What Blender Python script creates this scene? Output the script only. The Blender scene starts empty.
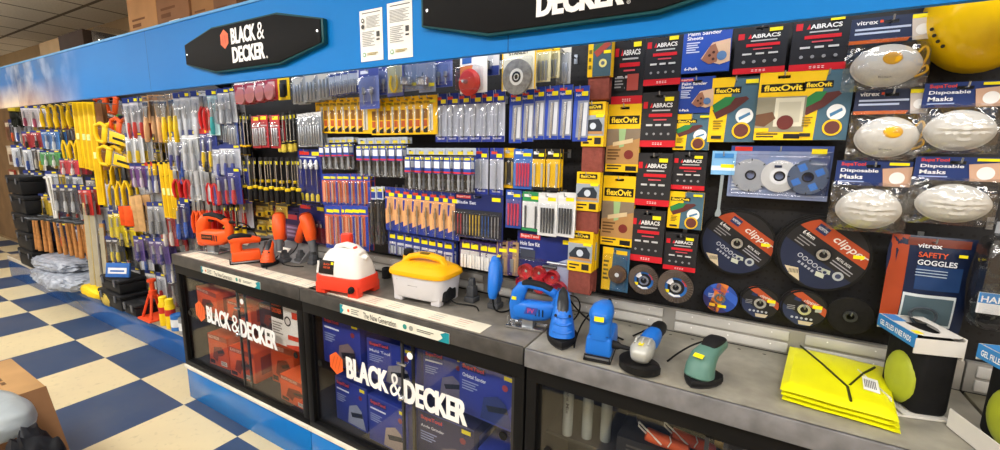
import bpy, bmesh, math, random
from mathutils import Vector as V, Matrix as MX, Euler
random.seed(7)
sc = bpy.context.scene
col = sc.collection
PI = math.pi
# ------------------------------------------------------------------ camera (solved from the photograph's vanishing points)
FPX = 430.01
def _n(v): return v.normalized()
D1 = _n(V((-764, -87, FPX))); D2 = _n(V((250, -70, FPX))); UP = (-D1).cross(D2)
RW = MX((tuple(-D1), tuple(D2), tuple(UP)))
EYE = V((0, 0, 1.65))
def W(px, py, axis, val):
    r = RW @ V((px - 500, py - 225, FPX)); t = (val - EYE[axis]) / r[axis]
    return EYE + r * t
cd = bpy.data.cameras.new('camera'); cam = bpy.data.objects.new('camera', cd); col.objects.link(cam)
m3 = MX((RW @ V((1, 0, 0)), RW @ V((0, -1, 0)), RW @ V((0, 0, -1)))).transposed()
cam.matrix_world = MX.Translation(EYE) @ m3.to_4x4()
cd.sensor_width = 36; cd.lens = 36 * FPX / 1000; cd.clip_start = 0.02
sc.camera = cam
WALL = 1.70; TOP = 0.98; FRONT = 1.257
# ------------------------------------------------------------------ materials
_m = {}
def lin(h):
    h = h.lstrip('#'); o = []
    for i in (0, 2, 4):
        c = int(h[i:i+2], 16) / 255
        o.append(c / 12.92 if c <= .04045 else ((c + .055) / 1.055) ** 2.4)
    return (*o, 1)
def M(hexc, rough=.45, metal=0., var=.12, scale=9., bump=0.):
    key = (hexc, rough, metal, var, scale, bump)
    if key in _m: return _m[key]
    m = bpy.data.materials.new('surface_' + hexc.strip('#')); m.use_nodes = True
    nt = m.node_tree; b = nt.nodes['Principled BSDF']
    b.inputs['Roughness'].default_value = rough; b.inputs['Metallic'].default_value = metal; b.inputs['Specular IOR Level'].default_value = .3 if rough < .5 else .2
    tc = nt.nodes.new('ShaderNodeTexCoord'); no = nt.nodes.new('ShaderNodeTexNoise'); no.inputs['Scale'].default_value = scale
    no.inputs['Detail'].default_value = 3
    nt.links.new(tc.outputs['Object'], no.inputs['Vector'])
    mr = nt.nodes.new('ShaderNodeMapRange'); mr.inputs['From Min'].default_value = .3; mr.inputs['From Max'].default_value = .7
    mr.inputs['To Min'].default_value = 1 - var; mr.inputs['To Max'].default_value = 1 + var * .6
    hs = nt.nodes.new('ShaderNodeHueSaturation'); hs.inputs['Color'].default_value = lin(hexc)
    nt.links.new(no.outputs['Fac'], mr.inputs['Value']); nt.links.new(mr.outputs['Result'], hs.inputs['Value'])
    nt.links.new(hs.outputs['Color'], b.inputs['Base Color'])
    if bump:
        bp = nt.nodes.new('ShaderNodeBump'); bp.inputs['Strength'].default_value = bump; bp.inputs['Distance'].default_value = .01
        nt.links.new(no.outputs['Fac'], bp.inputs['Height']); nt.links.new(bp.outputs['Normal'], b.inputs['Normal'])
    _m[key] = m; return m
def CLEAR(name, tint='#ffffff', refl=.10, rough=.08, bump=0., bscale=30, top=.35):
    if name in _m: return _m[name]
    m = bpy.data.materials.new(name); m.use_nodes = True; nt = m.node_tree; nt.nodes.clear()
    out = nt.nodes.new('ShaderNodeOutputMaterial'); mix = nt.nodes.new('ShaderNodeMixShader')
    tr = nt.nodes.new('ShaderNodeBsdfTransparent'); tr.inputs['Color'].default_value = lin(tint)
    gl = nt.nodes.new('ShaderNodeBsdfGlossy'); gl.inputs['Roughness'].default_value = rough
    fr = nt.nodes.new('ShaderNodeLayerWeight'); fr.inputs['Blend'].default_value = .25
    mr = nt.nodes.new('ShaderNodeMapRange'); mr.inputs['To Min'].default_value = refl; mr.inputs['To Max'].default_value = min(1, refl + top)
    nt.links.new(fr.outputs['Facing'], mr.inputs['Value']); nt.links.new(mr.outputs['Result'], mix.inputs['Fac'])
    nt.links.new(tr.outputs[0], mix.inputs[1]); nt.links.new(gl.outputs[0], mix.inputs[2]); nt.links.new(mix.outputs[0], out.inputs['Surface'])
    if bump:
        no = nt.nodes.new('ShaderNodeTexNoise'); no.inputs['Scale'].default_value = bscale; tc = nt.nodes.new('ShaderNodeTexCoord')
        nt.links.new(tc.outputs['Object'], no.inputs['Vector'])
        bp = nt.nodes.new('ShaderNodeBump'); bp.inputs['Strength'].default_value = bump; bp.inputs['Distance'].default_value = .02
        nt.links.new(no.outputs['Fac'], bp.inputs['Height']); nt.links.new(bp.outputs['Normal'], gl.inputs['Normal'])
    _m[name] = m; return m
BL = CLEAR('clear_blister_plastic', '#fbfcfd', .035, .10)
GLASS = CLEAR('cabinet_glass', '#f6f7f7', .02, .012, top=.13)
BAG = CLEAR('clear_plastic_bag', '#f6f6f6', .13, .16, 1., 16)
WHITE = '#eeeeea'; BLACK = '#141416'; YEL = '#f7dc1e'; CHROME = M('#c9ccd0', .25, .9); STEEL = M('#a9adb2', .35, .85)
DSTEEL = M('#4a4d52', .4, .7); RUBBER = M('#17181a', .6); CORD = M('#101112', .5)
# ------------------------------------------------------------------ mesh builder
_tg = {}
def tgeo(s, bold):
    k = (s, bold)
    if k not in _tg:
        c = bpy.data.curves.new('lettering', 'FONT'); c.body = s; c.resolution_u = 3; c.offset = bold; c.fill_mode = 'FRONT'
        o = bpy.data.objects.new('lettering', c); me = o.to_mesh()
        vs = [tuple(v.co) for v in me.vertices]; fs = [tuple(p.vertices) for p in me.polygons]
        o.to_mesh_clear(); bpy.data.objects.remove(o); bpy.data.curves.remove(c)
        xs = [v[0] for v in vs]; ys = [v[1] for v in vs]
        x0, x1, y0, y1 = min(xs), max(xs), min(ys), max(ys)
        _tg[k] = ([((v[0]-x0)/(x1-x0), (v[1]-y0)/(y1-y0)) for v in vs], fs)
    return _tg[k]
class MB:
    def __init__(s): s.v = []; s.f = []; s.fm = []; s.sm = []; s.mats = []
    def mi(s, m):
        if isinstance(m, str): m = M(m)
        if m not in s.mats: s.mats.append(m)
        return s.mats.index(m)
    def add(s, vs, fs, m, T=None, smooth=True):
        o = len(s.v); i = s.mi(m)
        s.v += [tuple(T @ V(p)) for p in vs] if T else [tuple(p) for p in vs]
        for f in fs: s.f.append(tuple(o + a for a in f)); s.fm.append(i); s.sm.append(smooth)
        return s
    def box(s, c, d, m, bev=0, T=None, seg=2, taper=None):
        x, y, z = d[0]/2, d[1]/2, d[2]/2
        tx, ty = taper or (1, 1)
        if not bev:
            vs = [(c[0]+a*x*(tx if k > 0 else 1), c[1]+b*y*(ty if k > 0 else 1), c[2]+k*z) for k in (-1, 1) for b in (-1, 1) for a in (-1, 1)]
            return s.add(vs, [(0,2,3,1),(4,5,7,6),(0,1,5,4),(1,3,7,5),(3,2,6,7),(2,0,4,6)], m, T)
        bm = bmesh.new(); bmesh.ops.create_cube(bm, size=1)
        for v in bm.verts: v.co = V((c[0]+v.co.x*2*x*(tx if v.co.z > 0 else 1), c[1]+v.co.y*2*y*(ty if v.co.z > 0 else 1), c[2]+v.co.z*2*z))
        bmesh.ops.bevel(bm, geom=bm.edges[:], offset=min(bev, x*.95, y*.95, z*.95), segments=seg, affect='EDGES', profile=.5)
        return s.bm(bm, m, T)
    def bm(s, bm, m, T=None):
        bm.verts.index_update(); vs = [tuple(v.co) for v in bm.verts]; fs = [tuple(v.index for v in f.verts) for f in bm.faces]; bm.free()
        return s.add(vs, fs, m, T)
    def rings(s, rs, m, T=None, cap=True):
        n = len(rs[0]); vs = [p for r in rs for p in r]; fs = []
        for i in range(len(rs)-1):
            for j in range(n): fs.append((i*n+j, i*n+(j+1) % n, (i+1)*n+(j+1) % n, (i+1)*n+j))
        if cap: fs.append(tuple(range(n-1, -1, -1))); fs.append(tuple((len(rs)-1)*n+j for j in range(n)))
        return s.add(vs, fs, m, T)
    def sweep(s, path, sizes, m, n=14, e=2.3, up=(0, 0, 1), T=None, rnd=0.):
        P = [V(p) for p in path]; S = [(a, a) if isinstance(a, (int, float)) else a for a in sizes]
        if len(S) == 1: S = S * len(P)
        if rnd:
            d0 = (P[0]-P[1]).normalized(); d1 = (P[-1]-P[-2]).normalized()
            a, b = S[0], S[-1]
            pre = [(P[0]+d0*rnd*q, (a[0]*k, a[1]*k)) for q, k in ((1, .35), (.87, .62), (.5, .88))]
            post = [(P[-1]+d1*rnd*q, (b[0]*k, b[1]*k)) for q, k in ((.5, .88), (.87, .62), (1, .35))]
            P = [p for p, _ in pre] + P + [p for p, _ in post]; S = [q for _, q in pre] + S + [q for _, q in post]
        rs = []; up = V(up)
        for i, p in enumerate(P):
            t = (P[min(i+1, len(P)-1)] - P[max(i-1, 0)]).normalized()
            u = up - t * up.dot(t)
            if u.length < 1e-3: u = V((1, 0, 0)) - t * t.x
            u.normalize(); sd = t.cross(u)
            up = u
            r = []
            for j in range(n):
                a = 2*PI*j/n; ca, sa = math.cos(a), math.sin(a)
                ca = math.copysign(abs(ca)**(2/e), ca); sa = math.copysign(abs(sa)**(2/e), sa)
                r.append(p + sd*(S[i][0]*ca) + u*(S[i][1]*sa))
            rs.append(r)
        return s.rings(rs, m, T)
    def tube(s, path, r, m, n=6, T=None, smoothp=0):
        P = [V(p) for p in path]
        for _ in range(smoothp):
            Q = [P[0]]
            for a, b in zip(P, P[1:]): Q += [a*.75+b*.25, a*.25+b*.75]
            P = Q + [P[-1]]
        return s.sweep(P, [r], m, n, 2, T=T)
    def lathe(s, prof, m, n=20, T=None, cap=True):
        return s.rings([[(r*math.cos(2*PI*j/n), r*math.sin(2*PI*j/n), z) for j in range(n)] for r, z in prof], m, T, cap)
    def prism(s, poly, d, m, bev=0, T=None, y0=None):
        """outline in local x,z extruded along y (centred)"""
        y0 = -d/2 if y0 is None else y0
        bm = bmesh.new(); f = bm.faces.new([bm.verts.new((p[0], y0, p[1])) for p in poly])
        r = bmesh.ops.extrude_face_region(bm, geom=[f])
        for g in r['geom']:
            if isinstance(g, bmesh.types.BMVert): g.co.y += d
        bmesh.ops.recalc_face_normals(bm, faces=bm.faces[:])
        if bev: bmesh.ops.bevel(bm, geom=[e for e in bm.edges], offset=bev, segments=2, affect='EDGES', profile=.5, clamp_overlap=True)
        return s.bm(bm, m, T)
    def rect(s, x0, z0, x1, z1, m, y=0., T=None):
        return s.add([(x0, y, z0), (x1, y, z0), (x1, y, z1), (x0, y, z1)], [(0, 1, 2, 3)], m, T, False)
    def disc(s, cx, cz, r, m, y=0., n=24, T=None, r0=0.):
        if r0:
            vs = [(cx+q*math.cos(2*PI*j/n), y, cz+q*math.sin(2*PI*j/n)) for q in (r0, r) for j in range(n)]
            return s.add(vs, [(j, (j+1) % n, n+(j+1) % n, n+j)[::-1] for j in range(n)], m, T, False)
        return s.add([(cx+r*math.cos(2*PI*j/n), y, cz+r*math.sin(2*PI*j/n)) for j in range(n)], [tuple(range(n))], m, T, False)
    def poly(s, pts, m, y=0., T=None):
        return s.add([(p[0], y, p[1]) for p in pts], [tuple(range(len(pts)))], m, T, False)
    def text(s, st, x0, z0, w, h, m, y=0., bold=.02, T=None, skew=0.):
        vs, fs = tgeo(st, min(bold, .032))
        for k, dx in enumerate((-.010, 0, .010) if bold > .06 else (0,)):
            s.add([(x0+(v[0]*.976+.012+dx)*w+v[1]*skew, y-.00025*k, z0+v[1]*h) for v in vs], fs, m, T, False)
        return s
    def build(s, name, parent=None, loc=None, rot=None, angle=.6):
        me = bpy.data.meshes.new(name); me.from_pydata(s.v, [], s.f); me.update()
        for m in s.mats: me.materials.append(m)
        me.polygons.foreach_set('material_index', s.fm); me.polygons.foreach_set('use_smooth', s.sm)
        me.set_sharp_from_angle(angle=angle)
        o = bpy.data.objects.new(name, me); col.objects.link(o)
        if parent: o.parent = parent
        if loc is not None: o.location = loc
        if rot is not None: o.rotation_euler = rot
        return o
def R(axis, a): return MX.Rotation(a, 4, axis)
def TR(x, y, z): return MX.Translation((x, y, z))
def clip(L):
    w = L.split()
    for drop in ('the', 'of', 'a', 'its', 'in', 'with', 'on', 'and'):
        while len(w) > 16 and drop in w[1:]:
            i = len(w)-1-w[::-1].index(drop)
            if i == 0: break
            del w[i]
    return ' '.join(w[:16])
def tag(o, label, cat, group=None):
    o['label'] = clip(label); o['category'] = cat
    if group: o['group'] = group
    return o
def thing(name, label, cat, loc=(0, 0, 0), rz=0., group=None, rot=None):
    o = bpy.data.objects.new(name, None); col.objects.link(o); o.empty_display_size = .02
    o.location = loc; o.rotation_euler = rot or (0, 0, rz); return tag(o, label, cat, group)
def struct(mb, name):
    o = mb.build(name); o['kind'] = 'structure'; return o
def kids(o): return [c for c in _ch.get(o.name, [])]
_ch = {}
def clone(root, loc, label, rot=None, group=None):
    c = root.copy(); col.objects.link(c); c.location = loc; c['label'] = clip(label)
    if rot is not None: c.rotation_euler = rot
    if group: c['group'] = group
    if root.name not in _ch:
        _ch[root.name] = [(k, list(k.children)) for k in root.children]
    for k, gs in _ch[root.name]:
        q = k.copy(); col.objects.link(q); q.parent = c
        for g in gs:
            h = g.copy(); col.objects.link(h); h.parent = q
    return c
ORD = ['first', 'second', 'third', 'fourth', 'fifth', 'sixth', 'seventh', 'eighth', 'ninth', 'tenth', 'eleventh', 'twelfth', 'thirteenth', 'fourteenth', 'fifteenth', 'sixteenth']
def nth(i, n, end='left'):
    if i == 0: return 'leftmost'
    if i == n-1: return 'rightmost'
    return ORD[i] + ' from left'
# ------------------------------------------------------------------ carded packs (origin = hang hole, hangs down, faces -y)
def prints(mb, w, zt, h, pr, y=0.):
    k = 0
    for p in pr:
        k += 1; yy = y - .00035*k
        X = lambda u: -w/2 + u*w
        Z = lambda v: zt - v*h
        if p[0] == 'r': mb.rect(X(p[1]), Z(p[4]), X(p[3]), Z(p[2]), M(p[5], .4), yy)
        elif p[0] == 't': mb.text(p[5], X(p[1]), Z(p[4]), (p[3]-p[1])*w, (p[4]-p[2])*h, M(p[6], .4), yy, p[7] if len(p) > 7 else .02)
        elif p[0] == 'c': mb.disc(X(p[1]), Z(p[2]), p[3]*w, M(p[4], .4), yy)
        elif p[0] == 'p': mb.poly([(X(a), Z(b)) for a, b in p[1]][::-1], M(p[2], .4), yy)
        elif p[0] == 'l':   # blocks of small print: thin lines
            u0, v0, u1, v1, n, c = p[1:7]
            for i in range(n):
                a = v0 + (v1-v0)*i/n
                mb.rect(X(u0), Z(a+(v1-v0)/n*.5), X(u0+(u1-u0)*(1, .82, .93, .7)[i % 4]), Z(a), M(c, .4), yy)
def cardmesh(mb, w, h, t, base, pr, zt=.014, hole=.3, m=None):
    m = m or M(base, .38); x = w/2; zb = zt-h
    hx = min(.016, w*hole); h0, h1 = -.005, .004
    for y, fl in ((0, 0), (t, 1)):
        q = [(-x, zb), (x, zb), (x, zt), (-x, zt), (-hx, h0), (hx, h0), (hx, h1), (-hx, h1)]
        fs = [(0, 1, 5, 4), (1, 2, 6, 5), (2, 3, 7, 6), (3, 0, 4, 7)]
        mb.add([(a, y, b) for a, b in q], [f[::-1] if fl else f for f in fs], m, None, False)
    for a, b in (((-x, zb), (x, zb)), ((x, zb), (x, zt)), ((x, zt), (-x, zt)), ((-x, zt), (-x, zb)), ((hx, h0), (-hx, h0)), ((hx, h1), (hx, h0)), ((-hx, h1), (hx, h1)), ((-hx, h0), (-hx, h1))):
        mb.add([(a[0], 0, a[1]), (a[0], t, a[1]), (b[0], t, b[1]), (b[0], 0, b[1])], [(0, 1, 2, 3)], m, None, False)
    prints(mb, w, zt, h, pr)
def pack(name, label, cat, w, h, t, base, pr, loc, group=None, blister=None, contents=None, rot=None, part='card'):
    """carded pack; blister=(u0,v0,u1,v1,depth), contents=[(name, fn(mb))] built in local metres"""
    mb = MB(); cardmesh(mb, w, h, t, base, pr)
    if not blister and not contents:
        o = mb.build(name, None, loc, rot); return tag(o, label, cat, group)
    r = thing(name, label, cat, loc, 0, group, rot)
    mb.build(part, r)
    for nm, fn in contents or []:
        b = MB(); fn(b); b.build(nm, r)
    if blister:
        u0, v0, u1, v1, d = blister; b = MB(); zt = .014
        b.box((-w/2+(u0+u1)/2*w, -d/2-.0005, zt-(v0+v1)/2*h), ((u1-u0)*w, d, (v1-v0)*h), BL, min(.008, d*.45)); b.build('blister', r)
    return r
def hang(rect, y):
    """photo rectangle -> hang point, width, height on the plane y"""
    x0, y0, x1, y1 = rect; my = (y0+y1)/2; mx = (x0+x1)/2
    a = W(x0, my, 1, y); b = W(x1, my, 1, y); t = W(mx, y0, 1, y); bt = W(mx, y1, 1, y)
    return V(((a.x+b.x)/2, y, t.z-.014)), b.x-a.x, t.z-bt.z
_hk = None
def hook(p, label, back=WALL, tip=.03):
    """wire hook from the pegboard out through the hole at p"""
    mb = MB(); L = back - p.y
    mb.tube([(0, L, 0), (0, -tip, 0), (0, -tip-.004, .012)], .0022, STEEL, 5)
    mb.box((0, L-.002, -.004), (.014, .004, .034), STEEL)
    o = mb.build('peg_hook', None, p); return tag(o, label, 'hook', 'wire hooks on the pegboard')
# ------------------------------------------------------------------ the room
def nodes(name):
    m = bpy.data.materials.new(name); m.use_nodes = True; nt = m.node_tree
    return m, nt, nt.nodes['Principled BSDF'], nt.nodes.new('ShaderNodeTexCoord')
def math_(nt, op, a, b=None):
    n = nt.nodes.new('ShaderNodeMath'); n.operation = op
    for i, q in enumerate((a, b)):
        if q is None: continue
        if isinstance(q, (int, float)): n.inputs[i].default_value = q
        else: nt.links.new(q, n.inputs[i])
    return n.outputs[0]
def mixc(nt, f, a, b):
    n = nt.nodes.new('ShaderNodeMix'); n.data_type = 'RGBA'
    if isinstance(f, float): n.inputs[0].default_value = f
    else: nt.links.new(f, n.inputs[0])
    for i, q in ((6, a), (7, b)):
        if isinstance(q, tuple): n.inputs[i].default_value = q
        else: nt.links.new(q, n.inputs[i])
    return n.outputs[2]
def noise(nt, tc, s, d=4):
    n = nt.nodes.new('ShaderNodeTexNoise'); n.inputs['Scale'].default_value = s; n.inputs['Detail'].default_value = d
    nt.links.new(tc.outputs['Object'], n.inputs['Vector']); return n.outputs['Fac']
def ramp(nt, f, a, b):
    n = nt.nodes.new('ShaderNodeMapRange'); n.inputs['From Min'].default_value = a; n.inputs['From Max'].default_value = b
    nt.links.new(f, n.inputs['Value']); return n.outputs['Result']
# checker vinyl floor
m, nt, b, tc = nodes('checker_vinyl'); TS = .607
mp = nt.nodes.new('ShaderNodeMapping'); nt.links.new(tc.outputs['Object'], mp.inputs['Vector'])
mp.inputs['Location'].default_value = (3.012/TS, -1.2/TS, .5); mp.inputs['Scale'].default_value = (1/TS, 1/TS, 1)
ck = nt.nodes.new('ShaderNodeTexChecker'); ck.inputs['Scale'].default_value = 1
nt.links.new(mp.outputs[0], ck.inputs['Vector'])
ck.inputs['Color1'].default_value = lin('#d8c8a0'); ck.inputs['Color2'].default_value = lin('#2a4164')
n1 = ramp(nt, noise(nt, tc, 2.2, 6), .35, .75); n2 = ramp(nt, noise(nt, tc, 26, 8), .58, .8)
c = mixc(nt, math_(nt, 'MULTIPLY', n1, .18), ck.outputs['Color'], lin('#8d8578')); c = mixc(nt, math_(nt, 'MULTIPLY', n2, .3), c, lin('#5b564e'))
nt.links.new(c, b.inputs['Base Color']); b.inputs['Roughness'].default_value = .42
fl = MB(); fl.add([(-13, -5, 0), (3.5, -5, 0), (3.5, 2.1, 0), (-13, 2.1, 0)], [(0, 1, 2, 3)], m); struct(fl, 'floor')
# ceiling of suspended tiles
m, nt, b, tc = nodes('ceiling_tiles')
sp = nt.nodes.new('ShaderNodeSeparateXYZ'); nt.links.new(tc.outputs['Object'], sp.inputs[0])
def grid(o, step, off, wd):
    f = math_(nt, 'FRACT', math_(nt, 'MULTIPLY', math_(nt, 'ADD', o, off), 1/step))
    return math_(nt, 'LESS_THAN', f, wd/step)
gx = grid(sp.outputs[0], .6, 12.05, .030); gy = grid(sp.outputs[1], 1.2, 12.0-.55, .032)
g = math_(nt, 'MAXIMUM', gx, gy)
c = mixc(nt, ramp(nt, noise(nt, tc, 60), .3, .7), lin('#efeae2'), lin('#dcd6cc')); c = mixc(nt, g, c, lin('#766d63'))
nt.links.new(c, b.inputs['Base Color']); b.inputs['Roughness'].default_value = .9
ce = MB(); ce.add([(-13, -5, 2.9), (-13, 2.1, 2.9), (3.5, 2.1, 2.9), (3.5, -5, 2.9)], [(0, 1, 2, 3)], m); struct(ce, 'ceiling')
wp = M('#b39c7c', .85, 0, .08, 3)
for nm, q in (('wall_back', [(-13, 2.1), (3.5, 2.1)]), ('wall_left', [(-13, -5), (-13, 2.1)]), ('wall_right', [(3.5, -5), (3.5, 2.1)]), ('wall_front', [(-13, -5), (3.5, -5)])):
    w = MB(); (x0, y0), (x1, y1) = q
    w.add([(x0, y0, 0), (x1, y1, 0), (x1, y1, 2.9), (x0, y0, 2.9)], [(0, 1, 2, 3)], wp); struct(w, nm)
# black perforated board behind the stock
m, nt, b, tc = nodes('perforated_board')
sp = nt.nodes.new('ShaderNodeSeparateXYZ'); nt.links.new(tc.outputs['Object'], sp.inputs[0])
def cell(o): return math_(nt, 'SUBTRACT', math_(nt, 'FRACT', math_(nt, 'MULTIPLY', o, 1/.0254)), .5)
d = math_(nt, 'SQRT', math_(nt, 'ADD', math_(nt, 'POWER', math_(nt, 'ABSOLUTE', cell(sp.outputs[0])), 2), math_(nt, 'POWER', math_(nt, 'ABSOLUTE', cell(sp.outputs[2])), 2)))
hole = math_(nt, 'LESS_THAN', d, .16)
c = mixc(nt, hole, mixc(nt, ramp(nt, noise(nt, tc, 6), .3, .7), lin('#1d1d21'), lin('#151518')), lin('#040404'))
nt.links.new(c, b.inputs['Base Color']); b.inputs['Roughness'].default_value = .55
pb = MB(); pb.box((-3.2, WALL+.011, 1.27), (9.4, .02, 1.98), m); struct(pb, 'wall_pegboard')
# blue fascia board over the whole run; its far end is printed with a cloudy dawn sky
m, nt, b, tc = nodes('fascia_print')
sp = nt.nodes.new('ShaderNodeSeparateXYZ'); nt.links.new(tc.outputs['Object'], sp.inputs[0])
blue = mixc(nt, ramp(nt, noise(nt, tc, .8, 2), .3, .7), lin('#0a7fd2'), lin('#0471c4'))
cl = noise(nt, tc, 2.6, 6)
far = ramp(nt, sp.outputs[0], -4.05, -5.2)
low = math_(nt, 'MULTIPLY', ramp(nt, sp.outputs[2], 2.16, 1.98), ramp(nt, sp.outputs[0], -4.1, -5.3))
sky = mixc(nt, ramp(nt, cl, .4, .62), lin('#2f6fb4'), lin('#4d5f80'))
sky = mixc(nt, math_(nt, 'MULTIPLY', ramp(nt, noise(nt, tc, 4.5, 5), .5, .7), .6), sky, lin('#c9cfd8'))
c = mixc(nt, far, blue, sky); c = mixc(nt, math_(nt, 'MULTIPLY', low, .9), c, mixc(nt, ramp(nt, cl, .35, .6), lin('#f0d9b8'), lin('#b08a78')))
seam = math_(nt, 'LESS_THAN', math_(nt, 'FRACT', math_(nt, 'MULTIPLY', math_(nt, 'ADD', sp.outputs[0], 15.1), 1/2.4)), .0015)
c = mixc(nt, seam, c, lin('#0c4a86'))
nt.links.new(c, b.inputs['Base Color']); b.inputs['Roughness'].default_value = .5; b.inputs['Specular IOR Level'].default_value = .15
fa = MB(); fa.box((-3.0, FRONT+.01, 2.13), (10.4, .02, .34), m); fa.box((-3.0, FRONT+.01, 2.302), (10.4, .03, .012), '#4f9fdc')
tag(fa.build('fascia_board'), 'long blue fascia board over the displays, cloudy sky print at its far end', 'fascia')
sh = MB(); sh.box((-3.2, 1.679, 2.27), (9.4, .804, .02), '#2a2a2c', .002)
tag(sh.build('top_shelf'), 'dark stock shelf behind the blue fascia with cartons on it', 'shelf')
for i, x in enumerate((-6.3, -4.9, -3.05, -1.9, -.53)):
    k = MB(); k.prism([(0, 0), (0, -.24), (.02, -.26), (.40, -.04), (.40, 0)], .03, '#1b1b1d', .003, TR(x, 1.69, 2.256) @ R('Z', -PI/2))
    k.box((x, 1.306, 2.2), (.05, .058, .1), '#1b1b1d', .003)
    tag(k.build('shelf_bracket'), 'black steel bracket under the fascia, ' + ('farthest left of the five', 'second from far left end', 'third from far left end', 'fourth from far left end', 'nearest, beside the tall sanding belt packs')[i], 'bracket', 'brackets behind the fascia')
# ------------------------------------------------------------------ fascia signs and notices
SG = [(186.5, 46.8), (213.8, 29), (277.5, 13.8), (323, 17.7), (323, 49.4), (281.4, 65), (216.4, 73.6), (187.8, 69)]
SP = [W(x, y, 1, 1.235) for x, y in SG]
xl, xr = -2.62, -1.535
sz0, sz1 = 2.008, 2.222
pts = [(0, .055), (.27, 0), (.79, 0), (1.085, .06), (1.085, .155), (.79, .214), (.27, .214), (0, .155)]
def sign(x0, label):
    r = thing('shop_sign', label, 'sign', (x0, 1.244, sz1), 0)
    P = [(a, -b_) for a, b_ in pts]; ctr = V((.5425, -.107))
    a = MB(); a.prism([tuple(ctr + (V(p)-ctr)*V((1.0, 1.0)) ) for p in P], .022, '#0d4a52', .003); a.build('sign_border', r)
    inner = [tuple(ctr + V(((p[0]-ctr.x)*.978, (p[1]-ctr.y)*.92))) for p in P]
    f = MB(); f.prism(inner, .006, M('#0c0d10', .7), .001, TR(0, -.0125, 0)); f.build('sign_face', r)
    hx = MB(); cx, cz, q = .385, -.068, .040
    H = [(cx+q*.95*math.cos(PI/6+k*PI/3)*1.0, cz+q*1.1*math.sin(PI/6+k*PI/3)) for k in range(6)]
    hx.poly(H, '#e8622a', -.0162)
    for k in (-1, 0, 1):
        hx.poly([(cx+k*.014-.008, cz-.018), (cx+k*.014-.004, cz-.018), (cx+k*.014+.010, cz+.018), (cx+k*.014+.006, cz+.018)], '#b8431a', -.0166)
    hx.build('hexagon_emblem', r)
    t = MB(); wm = M('#f2f2f2', .4)
    t.text('BLACK', .440, -.098, .200, .072, wm, -.0162, .065); t.text('&', .648, -.098, .055, .072, wm, -.0162, .0)
    t.text('DECKER', .440, -.182, .260, .072, wm, -.0162, .065)
    t.text('®', .706, -.182, .010, .010, wm, -.0162, .0); t.build('sign_lettering', r)
    s = MB()
    for a_ in (.03, 1.055): s.disc(a_, -.107, .005, CHROME, -.0166, 10)
    s.build('screw_heads', r)
    return r
s1 = sign(xl, 'black coffin-shaped tool brand sign on the fascia, whole and nearer the far end')
clone(s1, (xl+1.59, 1.244, sz1), 'black coffin-shaped tool brand sign cut by the top of picture, right of notices')
def notice(x0, x1, z0, z1, label, head):
    mb = MB(); w, h = x1-x0, z1-z0
    mb.box((0, 0, -h/2), (w, .0012, h), '#f4f5f2')
    pr = [('l', .12, .05, .92, .08, 1, '#333333'), ('l', .30 if head else .1, .13, .9, .36, 9, '#9a9c9c'), ('l', .1, .42, .66, .72, 9, '#a4a6a6'), ('r', .74, .44, .88, .54, '#444444'), ('r', .74, .58, .88, .61, '#111111'), ('c', .18, .87, .07, '#4fa36a'), ('c', .18, .87, .045, '#f4f5f2'), ('l', .32, .84, .8, .9, 2, '#b6a56a')]
    if head: pr += [('c', .16, .2, .07, '#333333'), ('c', .16, .32, .07, '#444444'), ('r', .13, .18, .2, .22, '#f4f5f2')]
    prints(mb, w, 0, h, pr, -.0008)
    tag(mb.build('paper_notice', None, ((x0+x1)/2, 1.2555, z1)), label, 'notice')
a = W(359.5, 10, 1, 1.256); b_ = W(383.5, 58, 1, 1.256); notice(a.x, b_.x, 1.957+.025, a.z-.006, 'white printed paper notice on blue fascia, left of the pair', 1)
a = W(387, 4, 1, 1.256); b_ = W(413, 58, 1, 1.256); notice(a.x, b_.x, 1.957+.022, a.z, 'white printed paper notice on blue fascia, right of the pair', 0)
# ------------------------------------------------------------------ cartons on the top shelf
KRAFT = '#a9794f'
def carton(name, c, d, base, label, rz=0., flap=False, tape=True, cat='box'):
    r = thing(name, label, cat, c, rz); x, y, z = d
    a = MB(); a.box((0, 0, z/2), d, M(base, .75, 0, .16, 5), .004)
    a.rect(-x*.36, z*.25, -x*.05, z*.3, M('#6b4426', .7), -y/2-.0006); a.rect(-x*.36, z*.34, x*.1, z*.37, M('#6b4426', .7), -y/2-.0006)
    a.build('carton_body', r)
    if tape:
        t = MB(); t.box((0, 0, z+.0006), (x, .05, .001), M('#c79a63', .35)); t.rect(-.025, z*.7, .025, z, M('#c79a63', .35), -y/2-.001); t.rect(-x*.12, z*.12, x*.2, z*.2, M('#e9e4d8', .4), -y/2-.001); t.build('packing_tape', r)
    if flap:
        f = MB(); f.box((0, -.09, 0), (x, .18, .005), M(base, .75, 0, .16, 5), 0, TR(0, -y/2, z) @ R('X', -.5)); f.build('flap', r)
    return r
zs = 2.281
xx = lambda px: W(px, 20, 1, 1.5).x
def xspan(p0, p1): a = W(p0, 20, 1, 1.37).x; b = W(p1, 15, 1, 1.37).x; return (a+b)/2, b-a-.01
X1, X2, X3, X4 = xspan(128, 157), xspan(157, 190), xspan(190, 214), xspan(214, 238); X5, X6, X7 = xspan(55, 80), xspan(24, 52), xspan(81, 95)
carton('cardboard_box', (X1[0], 1.55, zs), (X1[1], .36, .42), '#b5875a', 'tall brown carton farthest left of the large cartons on the top shelf', 0, True)
carton('cardboard_box', (X2[0], 1.56, zs), (X2[1], .38, .46), '#8d6446', 'darker brown carton between two others on the top shelf', 0)
carton('cardboard_box', (X3[0], 1.55, zs), (X3[1], .34, .30), '#9c7148', 'brown carton with white tape label on the top shelf', 0)
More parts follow.
